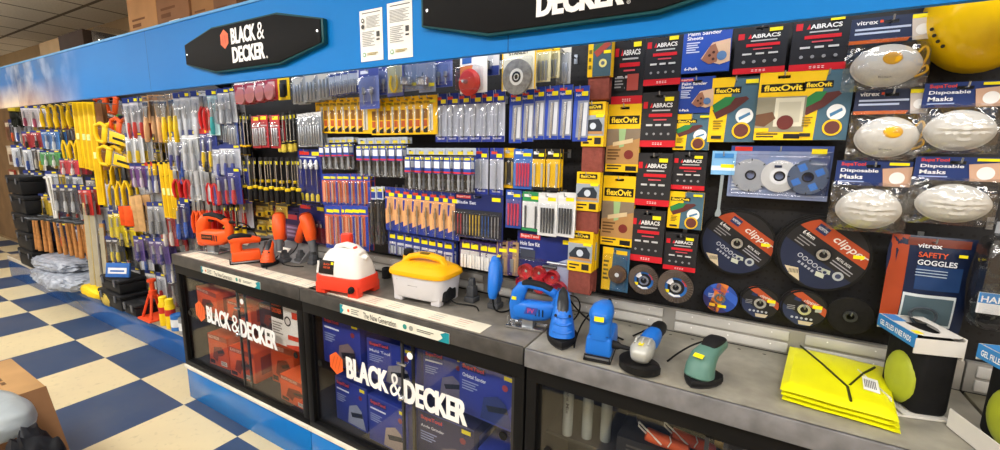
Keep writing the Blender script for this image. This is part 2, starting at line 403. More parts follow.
carton('cardboard_box', (X4[0], 1.56, zs), (X4[1], .38, .26), '#7f5a40', 'low dark brown carton nearest the black sign on the top shelf', 0)
carton('storage_crate', (X5[0], 1.55, zs), (X5[1], .36, .20), '#3a2c24', 'dark brown crate by the clear jar on the top shelf', 0, False, False, 'crate')
carton('cardboard_box', (X6[0], 1.6, zs), (X6[1]*.8, .36, .22), '#a58a66', 'pale tan carton on the far end of the top shelf', 0, False, False)
j = thing('plastic_jar', 'clear jar with yellow contents on the top shelf beside a dark crate', 'jar', (X7[0], 1.5, zs))
a = MB(); a.lathe([(.0, 0), (.11, 0), (.12, .02), (.12, .17), (.10, .2), (.0, .2)], BL, 20); a.build('jar_body', j)
a = MB(); a.lathe([(0, .005), (.06, .005), (.065, .08), (.02, .1), (0, .1)], '#e8c21c', 12); a.build('yellow_filling', j)
# ------------------------------------------------------------------ counter: worktops, upstand rail, cabinets
def worktop(x0, x1, yf, zt, topc, edgec, label, name='worktop'):
    r = thing(name, label, 'worktop', ((x0+x1)/2, 0, zt)); w = x1-x0
    a = MB(); a.box((0, (yf+1.672)/2, -.0125), (w-.004, 1.672-yf, .025), M(topc, .38, .35, .22, 14), .003)
    n = int(w/.075)
    for i in range(n):
        a.add([(-w/2+.04+i*.075+.006*math.cos(q*PI/4), 1.635+.004*math.sin(q*PI/4), .0006) for q in range(8)], [tuple(range(8))], '#1d1c1a')
    a.build('top_sheet', r)
    e = MB(); e.box((0, yf+.004, -.033), (w-.004, .014, .066), M(edgec, .45, .3, .3, 16), .004); e.build('edge_strip', r)
    return r
worktop(-3.085, -1.83, FRONT, TOP, '#8a857c', '#504e4c', 'grey metal worktop with black edge under the orange tools')
worktop(-1.83, -.612, FRONT, TOP, '#8a857c', '#504e4c', 'grey metal worktop under the white and yellow steamers, blue jigsaw on its end')
worktop(-.606, .60, FRONT-.012, TOP+.004, '#a5a194', '#828285', 'pale grey worktop under the blue sanders and the grinder')
worktop(.604, 1.4, FRONT-.012, TOP+.004, '#8d8874', '#77777a', 'short pale worktop at the near end under the second knee pad box')
for i, (x0, x1) in enumerate(((-3.08, -1.83), (-1.83, -.61), (-.61, .6), (.6, 1.4))):
    a = MB(); w = x1-x0; a.box(((x0+x1)/2, 1.685, 1.029), (w-.004, .022, .09), M('#9a9893', .35, .3, .15, 6), .002)
    n = max(2, round(w/.40)); s = w/n
    for k in range(n):
        for z in (1.008, 1.05): 
            a.box((x0+s*(k+.5), 1.672, z), (s-.045, .008, .034), M('#c2c1be', .3, .15, .12, 6), .006)
            for u in (-.3, .0, .32): a.disc(x0+s*(k+.5+u), z+.006, .0025, '#f4f4f4', 1.6675, 8)
    struct(a, 'trim_%d' % (i+1))
def vinyl(parent, ox, pts_, y):
    pass
def cabinet(x0, x1, label, text=None, xm=None, yb=1.69):
    r = thing('display_cabinet', label, 'cabinet', (0, 0, 0)); w = x1-x0; cx = (x0+x1)/2; yf = 1.272
    blk = M('#0c0c0d', .5); ins = M('#332d2b', .7)
    a = MB(); a.box((x0+.012, (yf+yb)/2, .57), (.02, yb-yf-.04, .68), ins); a.box((x1-.012, (yf+yb)/2, .57), (.02, yb-yf-.04, .68), ins)
    a.box((cx, yb-.008, .57), (w, .014, .68), ins); a.box((cx, (yf+yb)/2+.01, .245), (w, yb-yf-.02, .02), ins); a.build('carcass', r)
    a = MB(); a.box((cx, 1.53, .585), (w-.05, .26, .012), '#3a3633'); a.build('inner_shelf', r)
    a = MB(); a.box((cx, yf+.01, .885), (w, .035, .055), blk, .002); a.box((cx, yf+.01, .255), (w, .035, .035), blk, .002)
    for x in (x0+.02, x1-.02): a.box((x, yf+.01, .57), (.04, .034, .63), blk, .002)
    a.build('frame', r)
    a = MB(); a.box((cx, yf-.004, .228), (w, .03, .018), '#e9e3d2', .002); a.build('white_trim', r)
    a = MB(); a.box((cx, yf+.006, .11), (w-.003, .02, .216), M('#1877c8', .22, 0, .1, 3), .002); a.build('plinth', r)
    xm = cx if xm is None else xm
    for k, (a0, a1, y) in enumerate(((x0+.04, xm+.03, yf+.016), (xm-.03, x1-.04, yf+.004))):
        d = MB(); d.box(((a0+a1)/2, y, .565), (a1-a0, .005, .585), GLASS); d = d.build('sliding_door', r)
        f = MB()
        for xq in (a0+.006, a1-.006): f.box((xq, y, .565), (.012, .010, .585), M('#3d3d3f', .3, .5) if xq != a0+.006 or k else blk)
        for zq in (.2775, .8525): f.box(((a0+a1)/2, y, zq), (a1-a0, .010, .012), blk)
        f.build('door_frame', d)
        g = MB(); g.lathe([(0, 0), (.017, 0), (.017, .003), (.012, .004), (0, .002)], '#0c0c0c', 20, TR(a0+.045 if k == 0 else a1-.045, y-.003, .60) @ R('X', PI/2)); g.build('finger_pull', d)
        if k == 1:
            g = MB(); g.lathe([(0, 0), (.011, 0), (.011, .018), (.008, .022), (0, .022)], CHROME, 14, TR(a0+.006, y-.003, .60) @ R('X', PI/2)); g.build('door_lock', d); g = MB(); g.lathe([(0, 0), (.016, 0), (.015, .002), (0, .002)], '#efefef', 16, TR(a0+.05, y-.003, .80) @ R('X', PI/2)); g.build('round_sticker', d); g = MB(); g.box((a0+.01, y-.010, .755), (.05, .012, .010), CHROME, .003); g.build('lock_bar', d)
        if text:
            g = MB(); wm = M('#f0f0ee', .45); yy = y-.0035
            for s_, q0, q1, zt_, zb_, bo in text[k]:
                if s_ == 'hex':
                    R_ = (q1-q0)/2; c0 = (q0+q1)/2; z0 = (zt_+zb_)/2
                    H = [(c0+R_*math.cos(PI/6+i*PI/3), z0+R_*1.12*math.sin(PI/6+i*PI/3)) for i in range(6)]
                    g.poly(H, '#e9652b', yy)
                    for i in (-1, 0, 1): g.poly([(c0+R_*(i*.42-.28), z0-R_*.7), (c0+R_*(i*.42-.2), z0-R_*.7), (c0+R_*(i*.42+.28), z0+R_*.7), (c0+R_*(i*.42+.2), z0+R_*.7)], '#c24a1c', yy-.0004)
                else: g.text(s_, q0, zb_, q1-q0, zt_-zb_, wm, yy, bo)
            g.build('vinyl_lettering', d)
    return r
def wx(px, py): return W(px, py, 1, 1.275).x
def wz(px, py): return W(px, py, 1, 1.275).z
tx1 = [[('hex', wx(193.5, 311), wx(203.5, 311), 0, 0, 0), ('BLACK', wx(205, 315), wx(228.8, 322), 0, 0, .065), ('&', wx(229.6, 325), wx(238.4, 325), 0, 0, .0)], [('DECKER', wx(240.5, 327), wx(277.5, 338), 0, 0, .065)]]
tx2 = [[('hex', wx(327.5, 363), wx(342, 363), 0, 0, 0), ('BLACK', wx(344.5, 368), wx(387, 381), 0, 0, .065), ('&', wx(388, 384), wx(400, 386), 0, 0, .0)], [('DECKER', wx(404, 390), wx(468, 410), 0, 0, .065)]]
Z1 = (wz(205, 306.0), wz(206, 322.5)); Z2 = (wz(344.5, 357), wz(345, 378.5))
def setz(tx, z): return [[(s, a, b, z[0], z[1], k) for s, a, b, _, _, k in d] for d in tx]
print('letter z', Z1, Z2)
cabinet(-3.08, -1.832, 'glass fronted cabinet of orange tool boxes at the far end of counter', setz(tx1, Z1), wx(239.4, 326)+.03)
cabinet(-1.828, -.612, 'glass fronted cabinet of dark blue tool boxes, white brand lettering on its doors', setz(tx2, Z2), wx(402, 388)+.03)
cabinet(-.604, .60, 'plain glass cabinet without lettering under the grinder and sanders')
cabinet(.604, 1.4, 'black cabinet at the near right end of the counter')
# strips of printed labels
def strip(x0, x1, z0, z1, label):
    mb = MB(); w, h = x1-x0, z1-z0; mb.box((0, 0, -h/2), (w, .0015, h), '#e9e6d6')
    t = '#1a8f9c'
    prints(mb, w, 0, h, [('p', [(0, 0), (.035, 0), (.02, .35), (.04, .6), (.015, 1), (0, 1)], t), ('p', [(.93, .25), (.97, .0), (1, 0), (1, 1), (.91, 1), (.95, .6)], t),
        ('c', .09, .5, .012, '#d9643a'), ('l', .12, .2, .2, .85, 3, '#8b8b80'), ('t', .24, .2, .56, .85, 'The New Generation', '#1b1b1b', .0), ('c', .635, .5, .018, '#3c9a8e'), ('c', .69, .5, .018, '#9a9a90'), ('l', .74, .35, .88, .7, 2, '#77776c')], -.001)
    tag(mb.build('label_strip', None, ((x0+x1)/2, FRONT-.0045, z1)), label, 'label strip')
strip(W(202, 268, 1, FRONT).x, W(261, 283, 1, FRONT).x, .916, .955, 'white printed strip on the counter edge below the orange jigsaw')
strip(W(341, 308, 1, FRONT).x, W(450, 336, 1, FRONT).x, .916, .958, 'white printed strip on the counter edge below the yellow steamer')
def toplabel(px0, px1, py0, py1, label, k):
    a = W(px0, py0, 2, TOP); c_ = W(px1, py1, 2, TOP); x0, x1 = a.x, c_.x; y0 = FRONT+.018; y1 = y0+.085
    mb = MB(); mb.box(((x0+x1)/2, (y0+y1)/2, TOP+.0012), (x1-x0, y1-y0, .0012), '#e6e0cc')
    rd = random.Random(k); n = int((x1-x0)/.11)
    for i in range(n):
        xx_ = x0+.02+i*(x1-x0-.04)/n
        for q in range(4): mb.add([(xx_, y0+.015+q*.017, TOP+.002), (xx_+rd.uniform(.03, .07), y0+.015+q*.017, TOP+.002), (xx_+.06, y0+.019+q*.017, TOP+.002), (xx_, y0+.019+q*.017, TOP+.002)], [(0, 1, 2, 3)], rd.choice(['#a8a294', '#c98a7a', '#8fa3a8', '#b8b09c']), None, False)
    tag(mb.build('price_card_strip', None), label, 'label strip')
toplabel(180, 318, 255, 290, 'row of printed price cards lying in front of the orange tools', 1)
toplabel(322, 485, 284, 330, 'row of printed price cards lying in front of the two steamers', 2)
# left bay: low base shelf with glossy blue plinth
r = thing('base_shelf', 'long low base shelf with glossy blue plinth under the far tool wall', 'shelf', (0, 0, 0))
a = MB(); a.box((-5.5, 1.583, .262), (4.8, .215, .02), M('#a08f76', .55, 0, .2), .002); a.build('shelf_board', r)
a = MB(); a.box((-5.5, 1.482, .245), (4.8, .016, .05), '#cfc6b4', .002); a.build('edge_strip', r)
a = MB(); a.box((-5.5, 1.487, .11), (4.8, .016, .22), M('#1a559c', .12, 0, .1, 3), .001); a.build('plinth', r)
# tan display panel beyond the end of the run
a = MB(); a.box((-9.9, 2.04, 1.2), (3.6, .03, 2.2), M('#8b6f50', .7, 0, .2, 4)); struct(a, 'wall_panel_far')
# ------------------------------------------------------------------ near wall: abrasives, discs, masks
ST = '#f4e21a'
def abr(sq=False):
    p = [('r', 0, .88, 1, 1, '#c81f2b'), ('t', .36, .92, .64, .96, 'BOX 20' if 0 else '::::', '#f0dede'), ('r', .05, .17, .17, .29, '#c81f2b'), ('t', .30, .20, .86, .28, 'ABRACS', '#e6e6e6', .03),
         ('p', [(.24, .28), (.29, .19), (.31, .28)], '#d2232f'), ('r', .30, .32, .80, .345, '#b9b9bb'), ('r', .22, .39, .86, .45, '#c81f2b'), ('r', .36, .49, .72, .515, '#c8505a'),
         ('r', .16, .58, .34, .615, '#c9c9cb'), ('r', .42, .58, .58, .615, '#c9c9cb'), ('r', .66, .58, .84, .615, '#c9c9cb'),
         ('c', .2, .76, .035, '#8f9094'), ('c', .4, .76, .035, '#8f9094'), ('c', .6, .76, .035, '#8f9094'), ('c', .8, .76, .035, '#8f9094'),
         ('r', .64, .10, .88, .17, ST)]
    if sq: p += [('r', .50, .56, .86, .80, '#a94b42'), ('r', .08, .60, .42, .80, '#232326'), ('l', .1, .6, .4, .78, 4, '#9a9a9c')]
    return p
def flex_disc(price=True):
    return [('r', .36, .0, 1, 1, '#48687a'), ('p', [(.0, .0), (.5, .0), (.38, .5), (.36, 1), (0, 1)], '#f3c518'), ('r', .06, .15, .62, .25, '#161616'), ('t', .09, .165, .6, .235, 'flexOvit', '#f7d53a', .03),
         ('p', [(.06, .50), (.30, .34), (.74, .30), (.80, .34), (.5, .52), (.16, .64)], '#5d3230'), ('p', [(.05, .42), (.3, .30), (.52, .30), (.42, .42), (.1, .54)], '#2e7d46'),
         ('c', .74, .60, .18, '#e9ecec'), ('p', [(.62, .62), (.84, .54), (.86, .58), (.64, .67)], '#4b7fa8'), ('c', .70, .82, .19, '#f1c01a'), ('c', .70, .82, .15, '#6a3a34'),
         ('l', .1, .66, .3, .82, 4, '#8a7420'), ('r', .08, .9, .3, .95, '#2b2b2b')] + ([('r', .70, .05, .95, .11, ST)] if price else [])
def flex_photo(scene):
    p = [('r', .0, .36, 1, .88, '#8a7a66'), ('r', .05, .17, .95, .29, '#141414'), ('t', .10, .185, .90, .275, 'flexOvit', '#f7d53a', .035), ('r', 0, .88, 1, 1, '#f3c518'), ('r', .62, .91, .95, .98, '#1c1c1c'), ('l', .05, .90, .5, .98, 2, '#2c2c2c')]
    if scene == 'door': p += [('r', 0, .36, 1, .88, '#8f8a76'), ('r', .38, .38, .96, .80, '#d8d3bd'), ('r', .46, .44, .90, .74, '#c3bea8'), ('p', [(.0, .62), (.34, .58), (.42, .68), (.2, .8), (0, .78)], '#6b4a35'), ('c', .62, .74, .17, '#6a2f2b'), ('r', 0, .82, .3, .88, '#f3c518')]
    else: p += [('p', [(0, .62), (1, .50), (1, .88), (0, .88)], '#b58a57'), ('p', [(.36, .36), (.58, .36), (.54, .62), (.40, .64)], '#9dbf8a'), ('p', [(.2, .56), (.8, .5), (.8, .56), (.2, .62)], '#d9c39a'), ('c', .70, .74, .14, '#7a2f2a'), ('l', .05, .66, .45, .84, 4, '#6b4d2c')]
    return p
GA = 'black abrasive packs'
def P(rect, y, name, label, cat, base, pr, t=.018, grp=None, hk=True, **kw):
    p, w, h = hang(rect, y); p.y = y
    o = pack(name, label, cat, w, h, t, base, pr, p, grp, **kw)
    if hk: hook(p + V((0, 0, .0022)), 'wire hook holding the ' + label, tip=.02)
    return o
def behind(o, n, dy, labels):
    for i in range(n): clone(o, V(o.location) + V((0, dy*(i+1), 0)), labels[i]) if o.type == 'EMPTY' else dupm(o, V((0, dy*(i+1), 0)), labels[i])
def dupm(o, d, label, rot=None):
    c = o.copy(); col.objects.link(c); c.location = V(o.location) + d; c['label'] = label
    if rot: c.rotation_euler = rot
    return c
# black sandpaper packs
B1 = P((613, 36, 644, 104), 1.60, 'sandpaper_pack', 'tall black sandpaper pack with red window, right of the top sanding belt', 'sandpaper pack', '#232326', abr(True))
P((645, 32, 682, 85), 1.60, 'sandpaper_pack', 'black sandpaper pack with red base, left of blue palm sander sheets', 'sandpaper pack', '#26262a', abr())
P((641, 92, 677, 147), 1.60, 'sandpaper_pack', 'black sandpaper pack with grey top, second down its column', 'sandpaper pack', '#2b2b2e', abr())
P((636, 153, 671, 206), 1.60, 'sandpaper_pack', 'black sandpaper pack, third down the column right of the yellow packs', 'sandpaper pack', '#2b2b2e', abr())
P((630, 210, 664, 262), 1.60, 'sandpaper_pack', 'black sandpaper pack directly above the left blue flap disc', 'sandpaper pack', '#2b2b2e', abr())
P((672, 152, 706, 190), 1.61, 'sandpaper_pack', 'small black sandpaper pack between two small yellow packs', 'sandpaper pack', '#26262a', abr())
P((664, 233, 697, 271), 1.61, 'sandpaper_pack', 'small black sandpaper pack directly above the right blue flap disc', 'sandpaper pack', '#26262a', abr())
P((735, 24, 787, 73), 1.60, 'sandpaper_pack', 'wide black sandpaper pack, left of the top pair', 'sandpaper pack', '#26262a', abr())
P((792, 12, 849, 70), 1.60, 'sandpaper_pack', 'wide black sandpaper pack, right of the top pair beside yellow valve respirator', 'sandpaper pack', '#26262a', abr())
# yellow packs
P((607, 104, 640, 172), 1.60, 'sanding_disc_pack', 'tall yellow sanding pack with woodwork photo, upper of two', 'sanding pack', '#f3c518', flex_photo('wood'))
P((602, 176, 634, 246), 1.60, 'sanding_disc_pack', 'tall yellow sanding pack with woodwork photo, lower of two', 'sanding pack', '#f3c518', flex_photo('wood'))
P((757, 72, 806, 140), 1.60, 'sanding_disc_pack', 'wide yellow sanding pack with door photo, middle of the yellow row', 'sanding pack', '#f3c518', flex_photo('door'))
P((710, 77, 758, 142), 1.61, 'sanding_disc_pack', 'yellow and slate sanding sheet pack, left of the door photo pack', 'sanding pack', '#f3c518', flex_disc())
P((799, 70, 851, 140), 1.60, 'sanding_disc_pack', 'yellow and slate sanding sheet pack, right of the door photo pack', 'sanding pack', '#f3c518', flex_disc(False))
P((674, 114, 710, 150), 1.61, 'sanding_disc_pack', 'small yellow and slate sanding pack under the blue sander sheets', 'sanding pack', '#f3c518', flex_disc())
P((668, 192, 703, 229), 1.61, 'sanding_disc_pack', 'small yellow and slate sanding pack between two small black packs', 'sanding pack', '#f3c518', flex_disc())
# blue sander sheet packs
blu = [('r', .05, .04, .40, .11, '#d8342c'), ('t', .06, .045, .38, .10, 'SupaTool', '#f4d7d0', .02), ('t', .08, .14, .80, .22, 'Palm Sander', '#f2f2f4', .02), ('t', .08, .24, .42, .31, 'Sheets', '#f2f2f4', .02), ('l', .08, .36, .36, .6, 5, '#c6d0ee'),
       ('p', [(.40, .72), (.62, .40), (.98, .34), (1, .80), (.8, .86)], '#d8b79a'), ('p', [(.42, .74), (.58, .46), (.68, .42), (.76, .60), (.74, .80), (.58, .84)], '#9c6a55'), ('c', .58, .66, .03, '#4d2f26'), ('c', .66, .60, .03, '#4d2f26'), ('c', .66, .74, .03, '#4d2f26'), ('c', .83, .68, .10, '#5c7fae'),
       ('t', .07, .88, .36, .95, '6-Pack', '#f2f2f4', .02)]
P((683, 24, 731, 72), 1.60, 'sander_sheet_pack', 'large blue palm sander sheet pack in the top row', 'sanding pack', '#2a4fb0', blu)
P((678, 77, 714, 113), 1.61, 'sander_sheet_pack', 'small blue sander sheet pack under the large blue one', 'sanding pack', '#27459c', blu)
# sanding belts: a brown belt loop in a printed card sleeve
def belt(rect, y, label, lbls, slate=False):
    p, w, h = hang(rect, y); r = thing('sanding_belt', label, 'sanding belt', p)
    a = MB(); d = .030; zt = .014
    pf = [(0, zt-h*.08), (0, zt-h+.02), (.004, zt-h+.004), (.015, zt-h), (.026, zt-h+.004), (d, zt-h+.02), (d, zt-h*.08), (.02, zt-h*.02), (.01, zt-h*.02)]
    vs = [(x, q[0], q[1]) for x in (-w*.46, w*.46) for q in pf]; n = len(pf)
    a.add(vs, [(i, (i+1) % n, n+(i+1) % n, n+i) for i in range(n)], M('#8a4a40', .8, 0, .15, 60, .3), None, True); a.build('belt_loop', r)
    s = MB(); cardmesh(s, w, h*.62, d+.004, '#f3c518', []); s_ = s
    if slate: pr = [('r', .0, .0, 1, 1, '#46606c'), ('r', 0, .0, .22, 1, '#f0c21a'), ('p', [(.2, .30), (.62, .02), (.95, .08), (.95, .2), (.35, .46)], '#3d6b4a'), ('p', [(.25, .36), (.8, .1), (.98, .2), (.4, .5)], '#a4483c'), ('c', .66, .66, .17, '#e5dc8a'), ('c', .66, .66, .08, '#64707a'), ('l', .05, .3, .18, .9, 3, '#7a6a20'), ('r', .68, .34, .98, .42, ST)]
    else: pr = [('r', .12, .05, .88, .17, '#141414'), ('t', .17, .07, .83, .15, 'flexOvit', '#f7d53a', .03), ('r', 0, .30, 1, .76, '#99a2ad'), ('p', [(.05, .58), (.3, .40), (.75, .38), (.92, .52), (.9, .66), (.1, .70)], '#2e3640'), ('c', .5, .54, .14, '#c9d3de'), ('r', .05, .66, .95, .72, '#b98a5c'), ('r', .62, .28, .96, .35, ST), ('r', 0, .76, 1, 1, '#f1c41a'), ('r', .08, .82, .5, .86, '#1f1f1f'), ('r', .08, .90, .36, .94, '#1f1f1f'), ('r', .6, .8, .9, .95, '#2b2b2b')]
    prints(s, w, .014, h*.62, pr, -.0025); 
    for i in range(len(s.v)): s.v[i] = (s.v[i][0], s.v[i][1]-.0022, s.v[i][2])
    s.build('card_sleeve', r)
    for i, l in enumerate(lbls): clone(r, p + V((0, .055*(i+1), 0)), l)
    hook(p + V((0, 0, .0022)), 'wire hook through the ' + label)
belt((588, 38, 611, 100), 1.54, 'brown sanding belt in slate and yellow sleeve, topmost of the belt column', [], True)
belt((582, 102, 604, 173), 1.54, 'brown sanding belt in yellow sleeve, second down the belt column', [])
belt((576, 172, 599, 234), 1.54, 'brown sanding belt in yellow sleeve, third down the belt column', [])
belt((568, 231, 592, 295), 1.54, 'brown sanding belt in yellow sleeve, lowest in the belt column', ['brown sanding belt, second deep in the lowest belt row'])
# round pad blister pack
p_, w_, h_ = hang((602, 248, 629, 291), 1.59)
def roundpad(b): b.lathe([(0, 0), (.034, 0), (.034, .012), (.012, .016), (0, .016)], '#55402f', 20, TR(.012, -.004, -h_*.5) @ R('X', PI/2)); b.disc(.012, -h_*.5, .008, '#d8dde0', -.0215)
pack('backing_pad_pack', 'yellow and blue blister pack with a round pad, below the tall yellow packs', 'sanding pack', w_, h_, .003, '#39617f', [('p', [(0, 0), (.4, 0), (.32, 1), (0, 1)], '#f0c11a'), ('r', .5, .05, .9, .14, '#f0c11a'), ('l', .05, .3, .25, .8, 5, '#6a5a18')], p_, None, (.08, .14, .95, .96, .03), [('round_pad', roundpad)])
hook(p_, 'wire hook holding the yellow and blue round pad pack')
# ---------------------------------------------------------------- discs
def chord(r, a, d0, d1, n=14):
    """part of a disc between two chords at distances d0<d1 from the centre, measured along angle a"""
    t0 = math.acos(max(-1, min(1, d1/r))); t1 = math.acos(max(-1, min(1, d0/r)))
    L = [a + t0 + (t1-t0)*i/n for i in range(n+1)]; Rr = [a - t1 + (t1-t0)*i/n for i in range(n+1)]
    return [(r*math.cos(q), r*math.sin(q)) for q in L + Rr]
def wheel(px, py, R_, y, label, style, tilt=.06, back=0, lbls=(), cat='cutting disc', name='cutting_disc'):
    c = W(px, py, 1, y); r = thing(name, label, cat, c, 0, None, (tilt, 0, 0))
    a = MB(); a.lathe([(.011, .0), (R_-.001, .0), (R_, .001), (R_, .0055), (R_-.001, .0065), (.011, .0065)], M('#1b1a1a', .7, 0, .2, 80, .2), 40, R('X', -PI/2) @ TR(0, 0, -.0), False); a.build('abrasive_wheel', r)
    l = MB(); q = R_*.93; an = math.radians(-35)
    def dpoly(d0, d1, m, y_, rr=q, ang=PI/2): l.poly(chord(rr, ang + an, d0*rr, d1*rr)[::-1], m, y_)
    if style == 'big':
        l.disc(0, 0, q, '#232224', -.001, 40); dpoly(-.95, -.18, '#232b45', -.0014); dpoly(.30, .70, '#a94727', -.0014)
        T = R('Y', -an)
        l.text('clipper', -q*.42+.03, q*.37, q*.95, q*.27, M('#dcd6d2', .4), -.002, .01, T, .006)
        l.rect(-q*.62, q*.42, -q*.32, q*.64, '#26335c', -.0018, T); l.text('NORTON', -q*.6, q*.49, q*.26, q*.08, M('#e9e9ee', .4), -.0022, .01, T)
        l.text('6.4mm', -q*.78, q*.16, q*.34, q*.12, M('#e6e6e6', .4), -.002, .01, T)
        for i in range(3): l.rect(-q*.78, q*(.06-.09*i), -q*(.3+.1*i), q*(.09-.09*i), '#8d8d92', -.002, T)
        l.text('METAL INOX', q*.28, q*.10, q*.42, q*.08, M('#d8d8dc', .4), -.002, .01, T)
        for i in range(2): l.rect(q*.26, q*(.01-.08*i), q*.85, q*(.04-.08*i), '#9a9aa4', -.002, T)
        for i in range(6): l.disc(-q*.38+i*q*.15, -q*.36, q*.065, '#b8bcc6', -.002, 12, T); l.disc(-q*.38+i*q*.15, -q*.36, q*.045, '#2a3350', -.0024, 12, T)
        for i in range(5): l.rect(-q*.3+i*q*.1, -q*.56, -q*.24+i*q*.1, -q*.49, '#9fa3b0', -.002, T)
        l.poly([(.24*q, -.3*q), (.44*q, -.24*q), (.5*q, -.34*q), (.3*q, -.4*q)], '#b9bfae', -.002, T); l.poly([(.2*q, -.46*q), (.4*q, -.4*q), (.46*q, -.52*q), (.26*q, -.58*q)], '#c3c8b8', -.002, T)
        l.disc(.66*q, -.24*q, .13*q, '#aab0b4', -.002, 14, T); l.disc(.66*q, -.24*q, .07*q, '#39405a', -.0024, 14, T)
        B = [(-.86*q, -.42*q), (-.52*q, -.46*q), (-.46*q, -.84*q), (-.72*q, -.66*q)]
        l.poly(B, '#cbbd9f', -.0022)
        for i in range(7): l.rect(-.74*q+i*.034*q, -.62*q, -.725*q+i*.034*q, -.50*q, '#3a3430', -.0026)
        l.rect(.66*q, -.02*q, .90*q, .08*q, ST, -.0026)
    elif style == 'blue':
        l.disc(0, 0, q, '#2d4ea2', -.001, 32); dpoly(.25, .75, '#3a62c4', -.0014); dpoly(-.98, -.45, '#39386e', -.0014); dpoly(-.45, .2, '#e0803a', -.0014, q, PI/2-1.2)
        l.text('SupaTool', -q*.45, q*.42, q*.9, q*.18, M('#e2584a', .4), -.002, .02); l.rect(-q*.6, -q*.62, -q*.25, -q*.42, '#e8b23a', -.002); l.rect(-q*.1, -q*.64, q*.4, -q*.44, ST, -.002)
        for i in range(3): l.rect(-q*.7, q*(.2-.1*i), -q*.35, q*(.24-.1*i), '#c4cdea', -.002)
    elif style == 'small':
        l.disc(0, 0, q, '#242325', -.001, 32); dpoly(-.95, -.42, '#2a3350', -.0014); dpoly(.32, .70, '#b5502f', -.0014)
        T = R('Y', -an*.4); l.text('clipper', -q*.2, q*.36, q*.7, q*.22, M('#dcd6d2', .4), -.002, .01, T, .002); l.rect(-q*.62, q*.34, -q*.3, q*.52, '#26335c', -.0018, T)
        for i in range(5): l.disc(-q*.5+i*q*.22, -q*.55, q*.07, '#b0b4be', -.002, 10)
        l.poly([(.5*q, .1*q), (.8*q, .14*q), (.78*q, -.06*q), (.5*q, -.08*q)], '#aab0a8', -.002); l.poly([(-.2*q, -.7*q), (.5*q, -.7*q), (.36*q, -.92*q), (-.16*q, -.92*q)], '#bfb298', -.0022); l.rect(.36*q, .12*q, .8*q, .32*q, ST, -.0026)
        for i in range(3): l.rect(-q*.8, q*(.1-.1*i), -q*.42, q*(.14-.1*i), '#8d8d92', -.002)
    elif style == 'flap':
        l.disc(0, 0, R_*.70, '#2f6fbd', -.003, 32); l.disc(0, 0, R_*.5, '#1d1f24', -.0034, 32)
        l.poly([(R_*.62*math.cos(q_), R_*.62*math.sin(q_)) for q_ in (2.0, 2.4, 2.8)] + [(R_*.34*math.cos(q_), R_*.34*math.sin(q_)) for q_ in (2.8, 2.4, 2.0)], '#f2f2f4', -.0036)
        l.poly([(R_*.66*math.cos(q_), R_*.66*math.sin(q_)) for q_ in (4.0, 4.6, 5.2)] + [(R_*.52*math.cos(q_), R_*.52*math.sin(q_)) for q_ in (5.2, 4.6, 4.0)], '#e9edf2', -.0036)
        l.poly([(R_*.66*math.cos(q_), R_*.66*math.sin(q_)) for q_ in (.2, .6, 1.0)] + [(R_*.54*math.cos(q_), R_*.54*math.sin(q_)) for q_ in (1.0, .6, .2)], '#d2433f', -.0036)
        l.rect(-R_*.68, -R_*.42, -R_*.38, -R_*.2, ST, -.004)
    if style == 'flap':
        f = MB(); n = 36
        for i in range(n): f.box((R_*.83, -.001, 0), (R_*.34, .012, R_*.2), M('#5b5048', .8, 0, .2, 40), 0, R('Y', 2*PI*i/n) @ TR(0, -.002, 0) @ R('X', .35))
        f.build('abrasive_flaps', r)
    if style != 'plain': l.build('printed_label', r)
    h = MB(); hm = CHROME if style != 'plain' else DSTEEL
    h.lathe([(.011, 0), (R_*.13+.006, 0), (R_*.13+.007, .0018), (.012, .003)], M('#1d1d20', .5), 24, TR(0, -.0025, 0) @ R('X', PI/2), False); h.lathe([(.0105, 0), (.018, 0), (.018, .004), (.0105, .004)], hm, 24, TR(0, -.0030, 0) @ R('X', PI/2), False); h.build('metal_hub', r)
    for i, lb in enumerate(lbls): clone(r, c + V((-.006*(i+1), .012*(i+1), .002*(i+1))), lb)
    hook(V((c.x, c.y, c.z+.006)), 'wire hook through the ' + label, tip=.018)
wheel(737, 243, .115, 1.655, 'large black cutting disc with orange band, left of the two big ones', 'big', .05, lbls=['large disc edge showing behind the left big cutting disc'])
wheel(823, 254.5, .119, 1.625, 'large black cutting disc with orange band, right of the two big ones', 'big', .05, lbls=['large disc edge behind the right big cutting disc, front of two', 'large disc edge behind the right big cutting disc, rear of two'])
wheel(720, 298, .058, 1.645, 'small blue and orange cutting disc left of the small black discs', 'blue')
wheel(760, 303, .058, 1.645, 'small black cutting disc right beside the blue and orange disc', 'small', lbls=['small disc edge behind the small black disc beside the blue one'])
wheel(804, 309, .062, 1.63, 'small black cutting disc with orange band under the right big disc', 'small', lbls=['small disc edge behind the small disc under the right big one'])
wheel(850, 316, .060, 1.64, 'plain dark rubber backing pad at the right end of small discs', 'plain')
wheel(644, 280, .052, 1.585, 'blue flap disc, left of the two under the black packs', 'flap', lbls=['flap disc behind the left blue flap disc'], cat='flap disc', name='flap_disc')
wheel(676, 287, .056, 1.57, 'blue flap disc, right of the two under the black packs', 'flap', lbls=['flap disc behind the right blue flap disc'], cat='flap disc', name='flap_disc')
